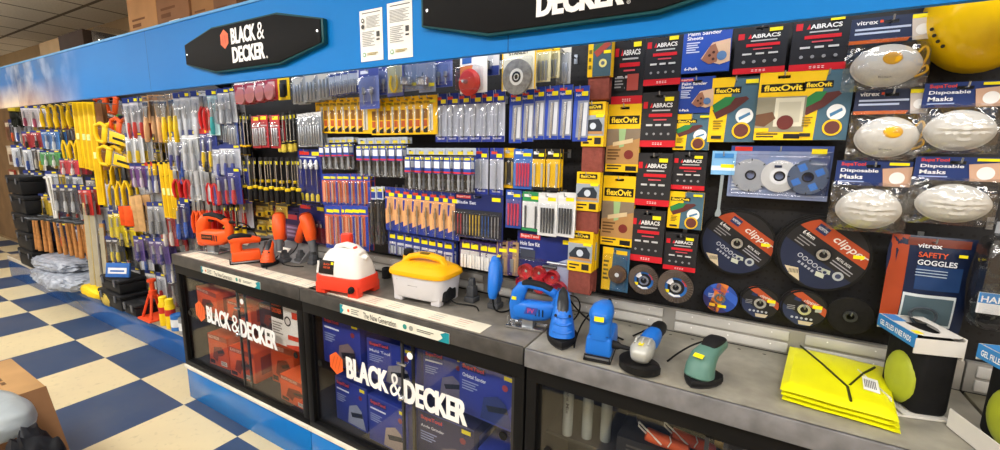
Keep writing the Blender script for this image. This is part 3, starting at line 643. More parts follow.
# three discs on a blister card
p_, w_, h_ = hang((729, 146, 831, 199), 1.63)
r = thing('disc_set', 'wide blue printed blister pack holding three diamond discs', 'disc set', p_)
a = MB(); cardmesh(a, w_, h_, .003, '#8b97bd', [('r', 0, 0, 1, .1, '#3a4f92'), ('p', [(0, .1), (.3, .1), (.1, .8), (0, .9)], '#8d9cc4'), ('p', [(.4, .1), (.6, .1), (.5, .9), (.36, .9)], '#7f90b8'), ('p', [(.8, .2), (1, .1), (1, .9), (.7, .9)], '#3a4a78'), ('r', .04, .02, .22, .10, '#d8342c'), ('l', .04, .7, .3, .9, 3, '#c6cede'), ('r', .80, .05, .94, .14, ST)]); a.build('card', r)
for i, (u, rr, st) in enumerate(((-.27, .053, 0), (.02, .050, 1), (.29, .053, 2))):
    b = MB(); T = TR(u*w_, -.006-.004*i, -h_*.48) @ R('X', PI/2)
    b.lathe([(.011, 0), (rr, 0), (rr, .002), (.011, .002)], M(('#a9b0bc', '#d3d7dc', '#5d6c88')[i], .3, .4), 36, T, False)
    for k in range(8 if st != 1 else 0): b.box((rr*.94, 0, .001), (rr*.12, .003, .003), '#2a2c30', 0, T @ R('Z', 2*PI*k/8))
    if st == 2:
        for k in range(4): b.box((rr*.62, 0, .0022), (rr*.4, .02, .0006), '#3d74c4', 0, T @ R('Z', 2*PI*k/4+.5))
    if st == 1: b.rect(-.016, .026, .004, .034, '#2a3550', -.0025, TR(u*w_, -.012, -h_*.48)); b.disc(u*w_, -h_*.48, .026, '#e1e4ea', -.0126, 24, None, .012)
    b.disc(u*w_, -h_*.48, .016, '#20242c', -.0088-.004*i, 20, None, .011); b.build('diamond_disc', r)
b = MB(); b.box((0, -.016, -h_*.47), (w_*.95, .03, h_*.8), BL, .01); b.build('blister', r)
hook(p_, 'wire hook holding the blister pack of three diamond discs')
# scraper on pale blue card
p_, w_, h_ = hang((709, 151, 734, 216), 1.62)
r = thing('scraper_pack', 'pale blue carded scraper with slim silver blade beside the three disc pack', 'scraper', p_)
a = MB(); cardmesh(a, w_*.95, h_*.36, .002, '#7fb6e2', [('r', 0, .62, 1, .82, '#d8ecf8'), ('r', .1, .1, .9, .3, '#3f86c8'), ('r', .4, .55, .95, .7, ST)]); a.build('card', r)
a = MB(); a.prism([(-.004, -h_*.3), (.006, -h_*.3), (.004, -h_*.82), (.009, -h_*.9), (.004, -h_+.012), (-.009, -h_+.012), (-.010, -h_*.9), (-.005, -h_*.82)], .003, M('#aebfca', .3, .6), 0, TR(0, -.004, 0)); a.build('blade', r)
hook(p_, 'wire hook holding the pale blue carded scraper')
# ---------------------------------------------------------------- dust masks and respirators in clear bags
def maskgeo(b, w, h, d, m, c, ridge=0., T=None):
    rs = []; n = 40
    for k in range(9):
        f = k/8; s = math.cos(f*PI/2*.98); dd = d*math.sin(f*PI/2)**.9
        ring = []
        for j in range(n):
            a_ = 2*PI*j/n; ca, sa = math.cos(a_), math.sin(a_)
            sx = math.copysign(abs(ca)**1.0, ca); sz = math.copysign(abs(sa)**1.12, sa)
            q = 1 + ridge*math.sin(sa*s*20)*(.3+.7*f)
            ring.append((c[0]+w/2*sx*s*1.0, c[1]-dd*q, c[2]+h/2*sz*s*(1.0 if sa > 0 else .92)+.10*h*f*(1-f)))
        rs.append(ring)
    b.rings(rs, m, T, False); b.add(rs[-1], [tuple(range(n))], m, T)
    rim = rs[0]; b.tube(rim + [rim[0]], .0025, m, 5, T)
def maskpack(rect, y, label, kind, sub):
    p, w, h = hang(rect, y); r = thing('respirator_pack' if kind else 'dust_mask_pack', label, 'face mask', p)
    a = MB()
    if kind: pr = [('t', .06, .10, .34, .26, 'vitrex', '#e8e8ea', .02), ('r', .36, .12, .40, .22, '#e0522f'), ('l', .06, .40, .74, .72, 2, '#b8c3dc'), ('p', [(.0, .86), (.75, .86), (.72, 1), (0, 1)], '#d86a2c'), ('p', [(.74, .2), (1, .1), (1, 1), (.78, 1)], '#cfc5bc'), ('c', .88, .62, .08, '#eceae6'), ('r', .74, .05, .97, .2, ST)]
    else: pr = [('t', .06, .06, .40, .24, 'SupaTool', '#e2432f', .02), ('t', .06, .32, .58, .50, 'Disposable', '#eef0f6', .02), ('t', .06, .56, .38, .74, 'Masks', '#eef0f6', .02), ('l', .06, .82, .4, .92, 1, '#9fb0dc'), ('p', [(.62, .3), (1, .2), (1, 1), (.66, 1)], '#caa58c'), ('c', .82, .66, .10, '#eeece8'), ('r', .7, .05, .95, .16, ST)]
    cardmesh(a, w*.97, h*.34, .003, '#24386f' if not kind else '#2c3550', pr); a.build('header_card', r)
    mc = (-.0, -.012, -h*.60); mw, mh = w*.84, h*.56
    b = MB(); maskgeo(b, mw, mh, .045, M('#dedcd6', .85, 0, .06, 20), mc, .012 if kind else .10); b.build('mask_shell', r)
    if kind:
        v = MB(); v.lathe([(.0, .006), (.012, .006), (.019, .004), (.021, 0)], '#f3b61a', 20, TR(.004, -.054, mc[2]+.014) @ R('X', PI/2) @ MX.Diagonal((1, .8, 1, 1))); v.build('exhale_valve', r)
        v = MB(); v.tube([(mw*.44, -.012, mc[2]-.02), (mw*.56, -.02, mc[2]+.02), (mw*.50, -.02, mc[2]+.05), (mw*.40, -.014, mc[2]+.028)], .003, '#efb92a', 5, None, 2); v.tube([(mw*.42, -.012, mc[2]-.03), (mw*.58, -.016, mc[2]-.02), (mw*.55, -.02, mc[2]+.0), (mw*.46, -.014, mc[2]-.012)], .003, '#efb92a', 5, None, 2); v.build('elastic_strap', r)
        v = MB(); v.text('VITREX', -.020, mc[2]-.034, .03, .007, M('#555555', .5), -.0475, .0); v.build('mask_print', r)
    g = MB(); n = 12; rd = random.Random(int(rect[0])); z0, z1 = -h*.22, -h+.016
    nx, nz = 9, 9; fr = []
    for j in range(nz+1):
        for i in range(nx+1):
            u, v_ = i/nx, j/nz; q = (math.sin(PI*u)*math.sin(PI*min(1, v_*1.0)))**.5
            fr.append(((u-.5)*w*1.03, -.010-.052*q+rd.uniform(-.004, .004)*(q > .1), z0+(z1-z0)*v_))
    g.add(fr, [(j*(nx+1)+i, j*(nx+1)+i+1, (j+1)*(nx+1)+i+1, (j+1)*(nx+1)+i) for j in range(nz) for i in range(nx)], BAG)
    g.rect(-w*.515, z1, w*.515, z0, BAG, .002); g.build('clear_bag', r)
    hook(p, 'wire hook holding the ' + label, tip=.02)
maskpack((846, 16, 930, 92), 1.60, 'bagged white respirator with orange valve, upper of two', 1, '')
maskpack((850, 89, 926, 162), 1.59, 'bagged white respirator with orange valve, lower of two', 1, '')
maskpack((831, 161, 909, 233), 1.58, 'bagged white dust mask left in the lowest mask row', 0, '')
maskpack((918, 82, 1004, 155), 1.58, 'bagged white dust mask under the yellow hard hat', 0, '')
maskpack((909, 157, 1000, 226), 1.57, 'bagged white dust mask right in the lowest mask row', 0, '')
# another bag at the frame's edge
# yellow hard hat hung with its crown outwards
c = W(1010, 0, 1, 1.52); r = thing('hard_hat', 'shiny yellow hard hat hung at the upper right end', 'hard hat', (c.x, 1.66, c.z), 0, None, (0, 0, math.radians(-12)))
hm = M('#f2c40c', .18, 0, .04, 4)
a = MB(); rs = []; n = 40
for k in range(11):
    f = k/10; s = math.cos(f*PI/2*.985); dd = .155*math.sin(f*PI/2)
    rs.append([(.118*s*math.cos(2*PI*j/n), -.02-dd*(1+.02*math.exp(-((math.cos(2*PI*j/n)*s)/.18)**2)), .145*s*math.sin(2*PI*j/n)) for j in range(n)])
a.rings(rs, hm, None, False); a.add(rs[-1], [tuple(range(n))], hm)
a.build('shell', r)
a = MB(); a.rings([[((.118+q)*math.cos(2*PI*j/n), -.02+yy, (.145+q*(1.9 if math.sin(2*PI*j/n) > .3 else 1))*math.sin(2*PI*j/n)) for j in range(n)] for q, yy in ((-.004, -.004), (-.001, .0), (-.001, .006), (-.004, .006))], hm, None, False); a.build('brim', r)
a = MB()
for i in range(4):
    ph = math.radians(200+i*9); f = .42; s = math.cos(f*PI/2*.985)
    a.lathe([(0, 0), (.0045, 0), (.0045, .002), (0, .002)], '#2a1f06', 10, TR(.125*s*math.cos(ph)*1.0, -.02-.155*math.sin(f*PI/2), .145*s*math.sin(ph)) @ R('Z', -.7) @ R('X', PI/2+.2))
a.build('vent_holes', r)
a = MB(); a.tube([(-.10, -.01, .02), (-.05, .02, .08), (.05, .02, .08), (.10, -.01, .02)], .006, '#1d1d1f', 6, None, 2); a.build('headband', r)
hook(V((c.x, 1.64, c.z+.08)), 'wire hook behind the yellow hard hat')
# safety goggles pouch
p_, w_, h_ = hang((884, 236, 968, 330), 1.60)
r = thing('goggles_pouch', 'dark blue and orange pouch of safety goggles behind the knee pad box', 'goggles pack', p_)
a = MB(); nx, nz = 10, 12; vs = []
for sgn in (-1, 1):
    for j in range(nz+1):
        for i in range(nx+1):
            u, v_ = i/nx, j/nz; q = (max(0, math.sin(PI*u))*max(0, math.sin(PI*v_)))**.6
            vs.append(((u-.5)*w_*(1+.05*math.sin(7*v_+2*u)), sgn*(.001+.022*q+.003*q*math.sin(9*u+7*v_)), .014-h_*v_))
fs = [(s*((nx+1)*(nz+1))+j*(nx+1)+i, s*((nx+1)*(nz+1))+j*(nx+1)+i+1, s*((nx+1)*(nz+1))+(j+1)*(nx+1)+i+1, s*((nx+1)*(nz+1))+(j+1)*(nx+1)+i) for s in (0, 1) for j in range(nz) for i in range(nx)]
a.add(vs, fs, M('#16223f', .3, 0, .15, 12))  # pouch colours, patches included, are darkened to carry the shade it hangs in
def pf(u, v_, k=1): # point on pouch front
    q = (max(0, math.sin(PI*u))*max(0, math.sin(PI*v_)))**.6
    return ((u-.5)*w_, -(.001+.022*q+.003*q*math.sin(9*u+7*v_))-.0008*k, .014-h_*v_)
def patch(u0, v0, u1, v1, m, k=1, n=8, cut=None):
    P_ = [pf(u0+(u1-u0)*i/n + (cut or 0)*(j/n)*(1-i/n), v0+(v1-v0)*j/n, k) for j in range(n+1) for i in range(n+1)]
    a.add(P_, [(j*(n+1)+i, j*(n+1)+i+1, (j+1)*(n+1)+i+1, (j+1)*(n+1)+i) for j in range(n) for i in range(n)], m)
patch(0, .0, .22, 1, '#9c3f20', 1, 8, -.0); patch(.2, .02, .95, .10, '#6b2c1a', 1); patch(.23, .60, .88, .94, '#c9d2d6', 2); patch(.255, .63, .855, .915, '#4c5f68', 3); patch(.34, .30, .9, .55, '#1c3a68', 1)
a.build('pouch', r)
t = MB(); t.text('SAFETY', -.18*w_, -.155*h_, .36*w_, .055*h_, M('#c4532f', .4), -.026, .02); t.text('GOGGLES', -.18*w_, -.235*h_, .48*w_, .055*h_, M('#d6dbe4', .4), -.027, .02); t.text('vitrex', -.2*w_, -.06*h_, .3*w_, .045*h_, M('#d6dbe4', .4), -.021, .02)
t.rect(.30*w_, -.13*h_, .40*w_, -.10*h_, ST, -.022)
for i in range(3): t.rect(-.18*w_, (-.29-.03*i)*h_, .2*w_, (-.28-.03*i)*h_, '#9fb0c8', -.028)
t.build('pouch_print', r)
t = MB(); t.tube([(-.16*w_, -.03, -.75*h_), (-.1*w_, -.036, -.68*h_), (.1*w_, -.036, -.68*h_), (.18*w_, -.03, -.76*h_), (.1*w_, -.034, -.86*h_), (-.1*w_, -.034, -.86*h_), (-.16*w_, -.03, -.75*h_)], .004, '#39424a', 6, None, 2); t.build('goggles', r)
hook(p_, 'wire hook holding the dark blue goggles pouch')
# folded hi-vis vests
def vest(z0, label, k):
    q = [W(x, y, 2, TOP+.02) for x, y in ((779, 396), (898, 430), (884, 374), (789, 352))]
    for p in q: p.x += k*.004; p.y += k*.003
    c = sum(q, V())/4; r = thing('hi_vis_vest', label, 'vest', (c.x, c.y, z0)); vm = M('#e6e414', .35, 0, .08, 8, .15)
    n = 14; rs = []
    def top(u, v_): p = q[0].lerp(q[1], u).lerp(q[3].lerp(q[2], u), v_) - c; return p
    a = MB(); grid_ = []
    for side in (1, 0):
        for j in range(n+1):
            for i in range(n+1):
                u, v_ = i/n, j/n; p = top(u, v_); e = min(u, 1-u, v_, 1-v_); f = min(1, e/.06)**.5
                z = (.004 + .012*f + .0015*math.sin(u*9+v_*4+k)) if side else .004*(1-f)
                grid_.append((p.x, p.y, z))
    s = (n+1)**2
    for b_ in (0, s): a.add([], [], vm)
    o = len(a.v); a.add(grid_, [(b_+j*(n+1)+i, b_+j*(n+1)+i+1, b_+(j+1)*(n+1)+i+1, b_+(j+1)*(n+1)+i) for b_ in (0, s) for j in range(n) for i in range(n)] +
        [(i, i+1, s+i+1, s+i) for i in range(n)] + [(n*(n+1)+i, n*(n+1)+i+1, s+n*(n+1)+i+1, s+n*(n+1)+i) for i in range(n)] + [(i*(n+1), (i+1)*(n+1), s+(i+1)*(n+1), s+i*(n+1)) for i in range(n)] + [(i*(n+1)+n, (i+1)*(n+1)+n, s+(i+1)*(n+1)+n, s+i*(n+1)+n) for i in range(n)], vm)
    a.build('folded_fabric', r)
    if k == 0:
        a = MB()
        for pl in (((.12, .98), (.36, .66), (.60, .30), (.62, .06)), ((.88, .86), (.76, .66), (.62, .34))):
            P_ = []
            for (u0, v0), (u1, v1) in zip(pl, pl[1:]):
                for i in range(5): p = top(u0+(u1-u0)*i/4, v0+(v1-v0)*i/4); P_.append((p.x, p.y, .0165))
            a.tube(P_, .0034, '#2d2f12', 5)
        a.build('black_piping', r)
        a = MB(); P_ = [top(u, v_) for u, v_ in ((.74, .58), (.88, .56), (.88, .30), (.74, .32))]
        a.add([(p.x, p.y, .0192) for p in P_], [(0, 1, 2, 3)], '#f2f2ee', None, False)
        for i in range(7):
            f0 = .1+.11*i; A = [P_[0].lerp(P_[1], f0), P_[0].lerp(P_[1], f0+.05), P_[3].lerp(P_[2], f0+.05), P_[3].lerp(P_[2], f0)]
            A = [A[0].lerp(A[3], .2), A[1].lerp(A[2], .2), A[1].lerp(A[2], .8), A[0].lerp(A[3], .8)]
            a.add([(p.x, p.y, .0196) for p in A], [(0, 1, 2, 3)], '#222222', None, False)
        a.build('barcode_label', r)
    return r
vest(TOP+.006+.030, 'folded yellow hi-vis vest, top of its pile, with barcode label', 0)
vest(TOP+.006+.015, 'folded yellow hi-vis vest in the middle of its pile', 1)
vest(TOP+.006, 'folded yellow hi-vis vest at the bottom of its pile', 2)
# knee pad boxes: black pads with lime caps in a white sleeve
def kneepads(loc, rz, label):
    r = thing('knee_pad_box', label, 'knee pads', loc, rz); w, d, h = .105, .155, .225
    # local: -x faces the lime cap, -y is the near short end
    a = MB(); a.box((.012, 0, h*.48), (w-.02, d-.012, h*.94), M('#131315', .75, 0, .2, 30, .2), .02, None, 3); a.build('foam_pad', r)
    a = MB(); rs = []
    for k in range(8):
        f = k/7; s = math.cos(f*PI/2*.97); rs.append([(-.027-.020*math.sin(f*PI/2)*(1+.06*math.sin(s*14)), 0.058*s*math.cos(2*PI*j/24)-.008, h*.36+.072*s*math.sin(2*PI*j/24)) for j in range(24)])
    a.rings(rs, M('#a3ad30', .45, 0, .1, 12), None, False); a.add(rs[-1], [tuple(range(24))], '#a3ad30')
    a.build('hard_cap', r)
    a = MB(); wm = M('#d3d0ca', .5, 0, .08, 8); t = .003; zz = h
    x0, x1, y0, y1 = -w/2, w/2, -d/2, d/2
    # top panel with an oval opening
    n = 28; ov = [(.028*math.cos(2*PI*j/n)+.004, .062*math.sin(2*PI*j/n)+.01, zz) for j in range(n)]
    def edge(j):
        a_ = 2*PI*j/n; ca, sa = math.cos(a_), math.sin(a_); k = min((w/2)/max(abs(ca), 1e-6), (d/2)/max(abs(sa), 1e-6)); return (ca*k, sa*k, zz)
    a.add(ov + [edge(j) for j in range(n)], [(j, (j+1) % n, n+(j+1) % n, n+j) for j in range(n)], wm, None, False)
    for cx_, cy_ in ((x0, y0), (x0, y1), (x1, y0), (x1, y1)): pass
    a.box((0, y0+.001, zz-.028), (w, .003, .04), wm); a.box((x1-.001, 0, zz-.028), (.003, d, .056), wm); a.box((0, y1-.001, zz-.02), (w, .003, .04), wm)
    a.box((x0+.001, 0, zz-.017), (.003, d, .034), M('#2b7fc4', .4)); a.box((0, 0, .003), (w, d, .006), wm); a.box((x0-.028, 0, .024), (.003, d, .048), wm, 0, None); a.box((x0-.012, -.0, .003), (.034, d, .006), wm)
    a.build('card_sleeve', r)
    t = MB(); T = TR(x0-.001, 0, 0) @ R('Z', -PI/2)
    t.text('GEL FILLED KNEE PADS', -d/2+.012, zz-.025, d-.024, .015, M('#f4f6f8', .4), -.001, .02, T); t.box((x0+.02, y1-.03, zz+.0008), (.03, .05, .001), M('#2b7fc4', .4)); t.box((x0+.014, y0+.022, zz+.0008), (.016, .022, .001), ST)
    t.build('sleeve_print', r)
    a = MB(); a.box((x0-.0255, 0, .03), (.004, d-.004, .02), '#bdd6ea'); a.build('base_print', r)
    return r
A0 = W(911, 421, 2, TOP+.006)
k1 = kneepads((A0.x+.012, A0.y+.100, TOP+.006), math.radians(16), 'black and lime knee pads in white sleeve beside the yellow vests')
clone(k1, (A0.x+.172, A0.y-.03, TOP+.006), 'black and lime knee pads in white sleeve at the right frame edge, nearer')
# knee pads hanging in a clear bag at the edge
p_, w_, h_ = hang((970, 222, 1036, 326), 1.58)
r = thing('knee_pad_bag', 'clear bag of black knee pads with blue and white header at right edge', 'knee pads', p_)
a = MB(); cardmesh(a, w_*.5, .03, .002, '#9aa0a8', []); a.build('header_card', r)
a = MB(); a.box((0, -.02, -h_*.52), (w_*.8, .06, h_*.8), M('#1d1f22', .7, 0, .2, 20), .02); a.build('foam_pad', r)
a = MB(); a.box((0, -.053, -h_*.70), (w_*.9, .004, h_*.20), '#e2e4e6'); a.rect(-w_*.45, -h_*.70, w_*.45, -h_*.60, '#2f83c8', -.0556); a.text('HARD C', -w_*.42, -h_*.69, w_*.7, h_*.06, M('#f2f4f6', .4), -.056, .02); a.build('printed_band', r)
a = MB(); a.box((0, -.02, -h_*.52), (w_, .09, h_*.92), BAG, .03); a.build('clear_bag', r)
hook(p_, 'wire hook holding the clear bag of knee pads')
# ------------------------------------------------------------------ middle wall: bits, blades and sets
def row(make, rects, y, lab, grp, hooks=True, deep=0, dy=.03, end='left', rots=None, name=None):
    """first pack is built, the rest copied; lab has {n} for the place in the row"""
    pr = None; n = len(rects)
    for i, rc in enumerate(rects):
        yy = y if not isinstance(y, (list, tuple)) else y[i]
        p, w, h = hang(rc, yy); p.y = yy; L = lab.format(n=nth(i, n)); ro = (rots[i % len(rots)] if rots else random.uniform(-.12, .12))
        if pr is None: pr = make(p, w, h, L, grp); pr.rotation_euler = (0, 0, ro); pr0 = (w, h)
        else:
            c = clone(pr, p, L, (0, 0, ro)) if pr.type == 'EMPTY' else dupm(pr, p - V(pr.location), L, (0, 0, ro))
            if grp: c['group'] = grp
        for k in range(deep):
            q = p + V((0, dy*(k+1), 0)); L2 = L.replace(', ', ', behind the ', 1) if ', ' in L else 'behind ' + L
            (clone(pr, q, L2, (0, 0, ro)) if pr.type == 'EMPTY' else dupm(pr, q - V(pr.location), L2, (0, 0, ro)))
        if hooks: hook(p + V((0, 0, .0012)), 'hook for ' + L, tip=.018)
    return pr
def spread(x0, y0, x1, y1, w, hgt, n, h1=None):
    """n photo rectangles w wide, evenly from left edge x0 to right edge x1; top runs y0->y1"""
    out = []
    for i in range(n):
        f = i/(n-1) if n > 1 else 0; cx = x0+w/2+(x1-x0-w)*f; t = y0+(y1-y0)*f; H = hgt+((h1 or hgt)-hgt)*f
        out.append((cx-w/2, t, cx+w/2, t+H))
    return out
def bit(b, x, z0, z1, r, m, tip=None, y=-.006):
    """twist bit with a helical thread, hanging between z0 (top) and z1"""
    n = 8; L = z0-z1; rs = []
    K = 18
    for k in range(K+1):
        f = k/K; q = (1 if f < .3 else (1+.18*math.sin(k*2.2))); q = q if f < .96 else .3
        rs.append([(x+r*q*math.cos(2*PI*j/n+f*9)*(1 if f < .3 else (1 if j % 4 < 2 else .7)), y+r*q*math.sin(2*PI*j/n+f*9), z0-L*f) for j in range(n)])
    b.rings(rs, m)
    if tip: b.box((x, y, z1+.003), (r*2.4, r*.9, .006), tip)
# yellow drill bit cards
def mk_yellow(p, w, h, L, g):
    w = max(w, .048)
    return pack('drill_bit_card', L, 'drill bit pack', w, h, .004, '#ffc814', [('r', .06, .34, .34, .60, '#8a5a1c'), ('r', .06, .62, .32, .80, '#b8552a'), ('r', .42, .24, .72, .90, '#efe9d6'), ('t', .08, .14, .8, .20, 'STANLEY', '#1b1b1b', .03), ('p', [(.05, .88), (.36, .80), (.36, .96), (.05, .96)], '#1b1b1b'), ('r', .5, .12, .92, .19, ST)], p, g,
        (.38, .2, .76, .94, .012), [('drill_bit', lambda b: bit(b, w*.07, -h*.24, -h*.82, .0028, M('#b9b7b0', .35, .3)))])
row(mk_yellow, spread(317, 99, 370, 97, 11, 34, 7), 1.52, 'yellow drill bit card, {n} in the left cluster of yellow cards', 'yellow drill bit cards, left cluster', True, 1, rots=(.15,.1,.2))
row(mk_yellow, spread(372, 99, 436, 95, 12, 36, 8, 48), 1.52, 'yellow drill bit card, {n} in the right cluster of yellow cards', 'yellow drill bit cards, right cluster', True, 1, rots=(.15,.1,.2,.05))
# blue masonry bit cards
BLU = '#26368f'
def mk_masonry(p, w, h, L, g):
    return pack('masonry_bit_card', L, 'drill bit pack', w, h, .003, '#b8bccb', [('r', 0, 0, 1, .24, BLU), ('r', 0, .88, 1, 1, BLU), ('r', .12, .07, .55, .13, '#d8473a'), ('r', .5, .12, .92, .20, ST), ('t', .2, .90, .8, .96, 'SupaTool', '#e4e6f2', .01)], p, g, (.1, .22, .9, .90, .014), [('masonry_bit', lambda b: bit(b, 0, -h*.2, -h*.84, .0045, M('#a9aeb8', .4, .2), DSTEEL))])
row(mk_masonry, spread(435, 94, 504, 90, 12.5, 48, 6, 50), 1.53, 'blue and grey masonry bit card, {n} in the row of six', 'blue masonry bit cards', True, 0, rots=(-.1, -.05))
def mk_blade(p, w, h, L, g):
    return pack('saw_blade_card', L, 'blade pack', w, h, .003, '#8b91a6', [('r', 0, 0, 1, .26, '#2440a0'), ('r', .1, .05, .6, .10, '#d8473a'), ('t', .12, .13, .85, .19, 'SupaTool', '#e8eaf4', .02), ('p', [(0, .26), (.28, .26), (.2, .95), (0, .95)], '#2b49ac'), ('r', 0, .93, 1, 1, '#2440a0'), ('p', [(.7, .3), (.95, .3), (.9, .9), (.62, .9)], '#cfd3dc'), ('r', .52, .10, .94, .18, ST)], p, g, None,
        [('saw_blade', lambda b: b.prism([(-.004, -h*.24), (.006, -h*.24), (.002, -h*.9), (-.008, -h*.9)], .003, CHROME, 0, TR(.002, -.003, 0)))])
row(mk_blade, [(509, 92, 522, 143), (521, 90, 533, 144), (531, 87, 545, 144), (544, 86, 559, 146), (557, 85, 572, 158), (573, 86, 588, 158)], 1.53, 'blue saw blade card, {n} in the row of blue cards left of the belts', 'blue saw blade cards', True, 0, rots=(-.12, -.05))
# tubes of SDS bits
def mk_tube(p, w, h, L, g):
    w = max(w, .03); r = thing('sds_bit_tube', L, 'drill bit pack', p, 0, g)
    a = MB(); cardmesh(a, w*.9, h*.16, .002, '#aeb8c8', [('r', .3, .5, .8, .95, '#d8c63a')], .014, .25); a.build('hanger_tab', r)
    b = MB(); bit(b, 0, -h*.14, -h*.96, .0062, M('#b4b9c2', .4, .25), DSTEEL, -.011); b.build('masonry_bit', r)
    a = MB(); a.box((0, -.011, -h*.54), (w*.82, .022, h*.86), BL, .009); a.build('clear_tube', r)
    a = MB(); a.box((0, -.0226, -h*.33), (w*.56, .0012, h*.40), '#2d4ea6'); a.rect(-w*.24, -h*.40, w*.24, -h*.24, '#e9ecf2', -.0238); a.rect(-w*.28, -h*.515, w*.28, -h*.475, '#d8323a', -.0238); a.rect(-w*.2, -h*.2, w*.2, -h*.15, ST, -.0238); a.build('paper_label', r)
    return r
row(mk_tube, spread(321, 138, 354, 137, 8.5, 30, 5), 1.53, 'clear tube of masonry bit with blue label, {n} in the short left cluster', 'tubes of masonry bits, left cluster', False, 1)
row(mk_tube, spread(358, 138, 408, 137, 9.5, 37, 6), 1.52, 'clear tube of masonry bit with blue label, {n} in the centre cluster', 'tubes of masonry bits, centre cluster', False, 1)
row(mk_tube, spread(406, 148, 475, 148, 10.5, 40, 7), 1.50, 'clear tube of masonry bit with blue label, {n} in the lower right cluster', 'tubes of masonry bits, right cluster', False, 1)
row(mk_masonry, spread(475, 148, 503, 148, 13, 46, 2), 1.53, 'blue masonry bit card, {n} of two at the end of tube row', 'blue masonry bit cards by the tubes', True, 0)
for px, py in ((322, 134), (360, 136), (408, 146)):
    pass
# orange and blue flat wood bit cards, two rows
def mk_orange(p, w, h, L, g):
    w = max(w, .04)
    return pack('auger_bit_card', L, 'drill bit pack', w, h, .003, '#d9663c', [('r', 0, 0, 1, .20, '#2b47a8'), ('r', .08, .24, .26, .88, '#f0a27c'), ('r', .74, .22, 1, .9, '#2b47a8'), ('r', 0, .9, 1, 1, '#2b3f95'), ('r', .2, .08, .8, .15, ST)], p, g, (.1, .22, .9, .92, .013), [('auger_bit', lambda b: bit(b, 0, -h*.2, -h*.86, .0034, M('#c9b8aa', .35, .3)))])
row(mk_orange, spread(323, 174, 370, 174, 9, 31, 7), 1.53, 'orange and blue auger bit card, {n} in the upper row of orange cards', 'orange bit cards, upper row', False, 1)
row(mk_orange, spread(326, 206, 368, 206, 10, 42, 6), 1.52, 'orange and blue auger bit card, {n} in the lower row of orange cards', 'orange bit cards, lower row', False, 1)
def mk_long(p, w, h, L, g):
    r = thing('long_bit_pack', L, 'drill bit pack', p, 0, g)
    a = MB(); cardmesh(a, w, h*.22, .003, '#c4ccd8', [('r', .1, .4, .9, .9, '#2c3f8f'), ('r', .3, .15, .8, .36, ST)]); a.build('hanger_tab', r)
    b = MB(); bit(b, 0, -h*.18, -h*.98, .008, M('#55575c', .45, .5), None, -.011); b.build('long_bit', r)
    b = MB(); b.box((0, -.011, -h*.6), (w*.9, .024, h*.78), BL, .008); b.build('clear_sleeve', r); return r
row(mk_long, [(370, 187, 377, 242), (377, 187, 384, 242)], 1.53, 'long dark bit in clear sleeve, {n} of the pair', 'long dark bits', True, 1)
# flat wood bits on peach cards
def mk_flat(p, w, h, L, g):
    return pack('flat_bit_card', L, 'drill bit pack', w, h, .003, '#e8ae78', [('r', 0, 0, 1, .22, '#2a3c92'), ('p', [(0, .86), (1, .74), (1, 1), (0, 1)], '#2a3c92'), ('p', [(0, .26), (.2, .26), (.1, .5), (0, .5)], '#2a3c92'), ('r', .1, .07, .6, .13, '#d8473a'), ('r', .4, .13, .92, .21, ST)], p, g, (.25, .24, .80, .95, .01),
        [('flat_bit', lambda b: (b.tube([(0, -.005, -h*.3), (0, -.005, -h*.92)], .0028, STEEL, 6), b.prism([(-.007, -h*.40), (-.008, -h*.50), (-.003, -h*.56), (.003, -h*.56), (.008, -h*.50), (.007, -h*.40), (.002, -h*.38), (0, -h*.34), (-.002, -h*.38)], .002, M('#a07c4a', .4, .2), 0, TR(0, -.005, 0))))])
row(mk_flat, spread(386, 187, 458, 193, 9.0, 43, 8, 47), 1.53, 'peach and blue flat wood bit card, {n} in the row of eight', 'flat wood bit cards', True, 0, rots=(.12,.08,.2))
# wood bit set in a printed box
p_, w_, h_ = hang((455, 194, 503, 239), 1.53)
r = thing('bit_set', 'blue carded set of many coloured small bits beside the peach cards', 'bit set', p_)
a = MB(); cardmesh(a, w_, h_, .005, '#1f2a63', [('r', .03, .05, .34, .12, '#d8342c'), ('t', .04, .055, .33, .11, 'SupaTool', '#f1d8d4', .02), ('t', .04, .17, .46, .24, 'Blade Set', '#d8def0', .01), ('r', .78, .06, .95, .14, ST), ('r', .02, .36, .98, .96, '#2a2d36')]); a.build('card', r)
for i in range(14):
    b = MB(); bit(b, -w_*.42+i*w_*.84/13, -h_*.40, -h_*.86, .002, (M('#c33b4a'), M('#b9bdc4', .3, .7), M('#e3c243'), M('#3567b4'))[0 if i < 2 else 1 if i < 4 or i > 10 else 2 if i < 8 else 3]); b.build('drill_bit', r)
b = MB(); b.box((0, -.012, -h_*.62), (w_*.95, .022, h_*.58), BL, .006); b.build('blister', r); hook(p_, 'wire hook holding the set of coloured small bits')
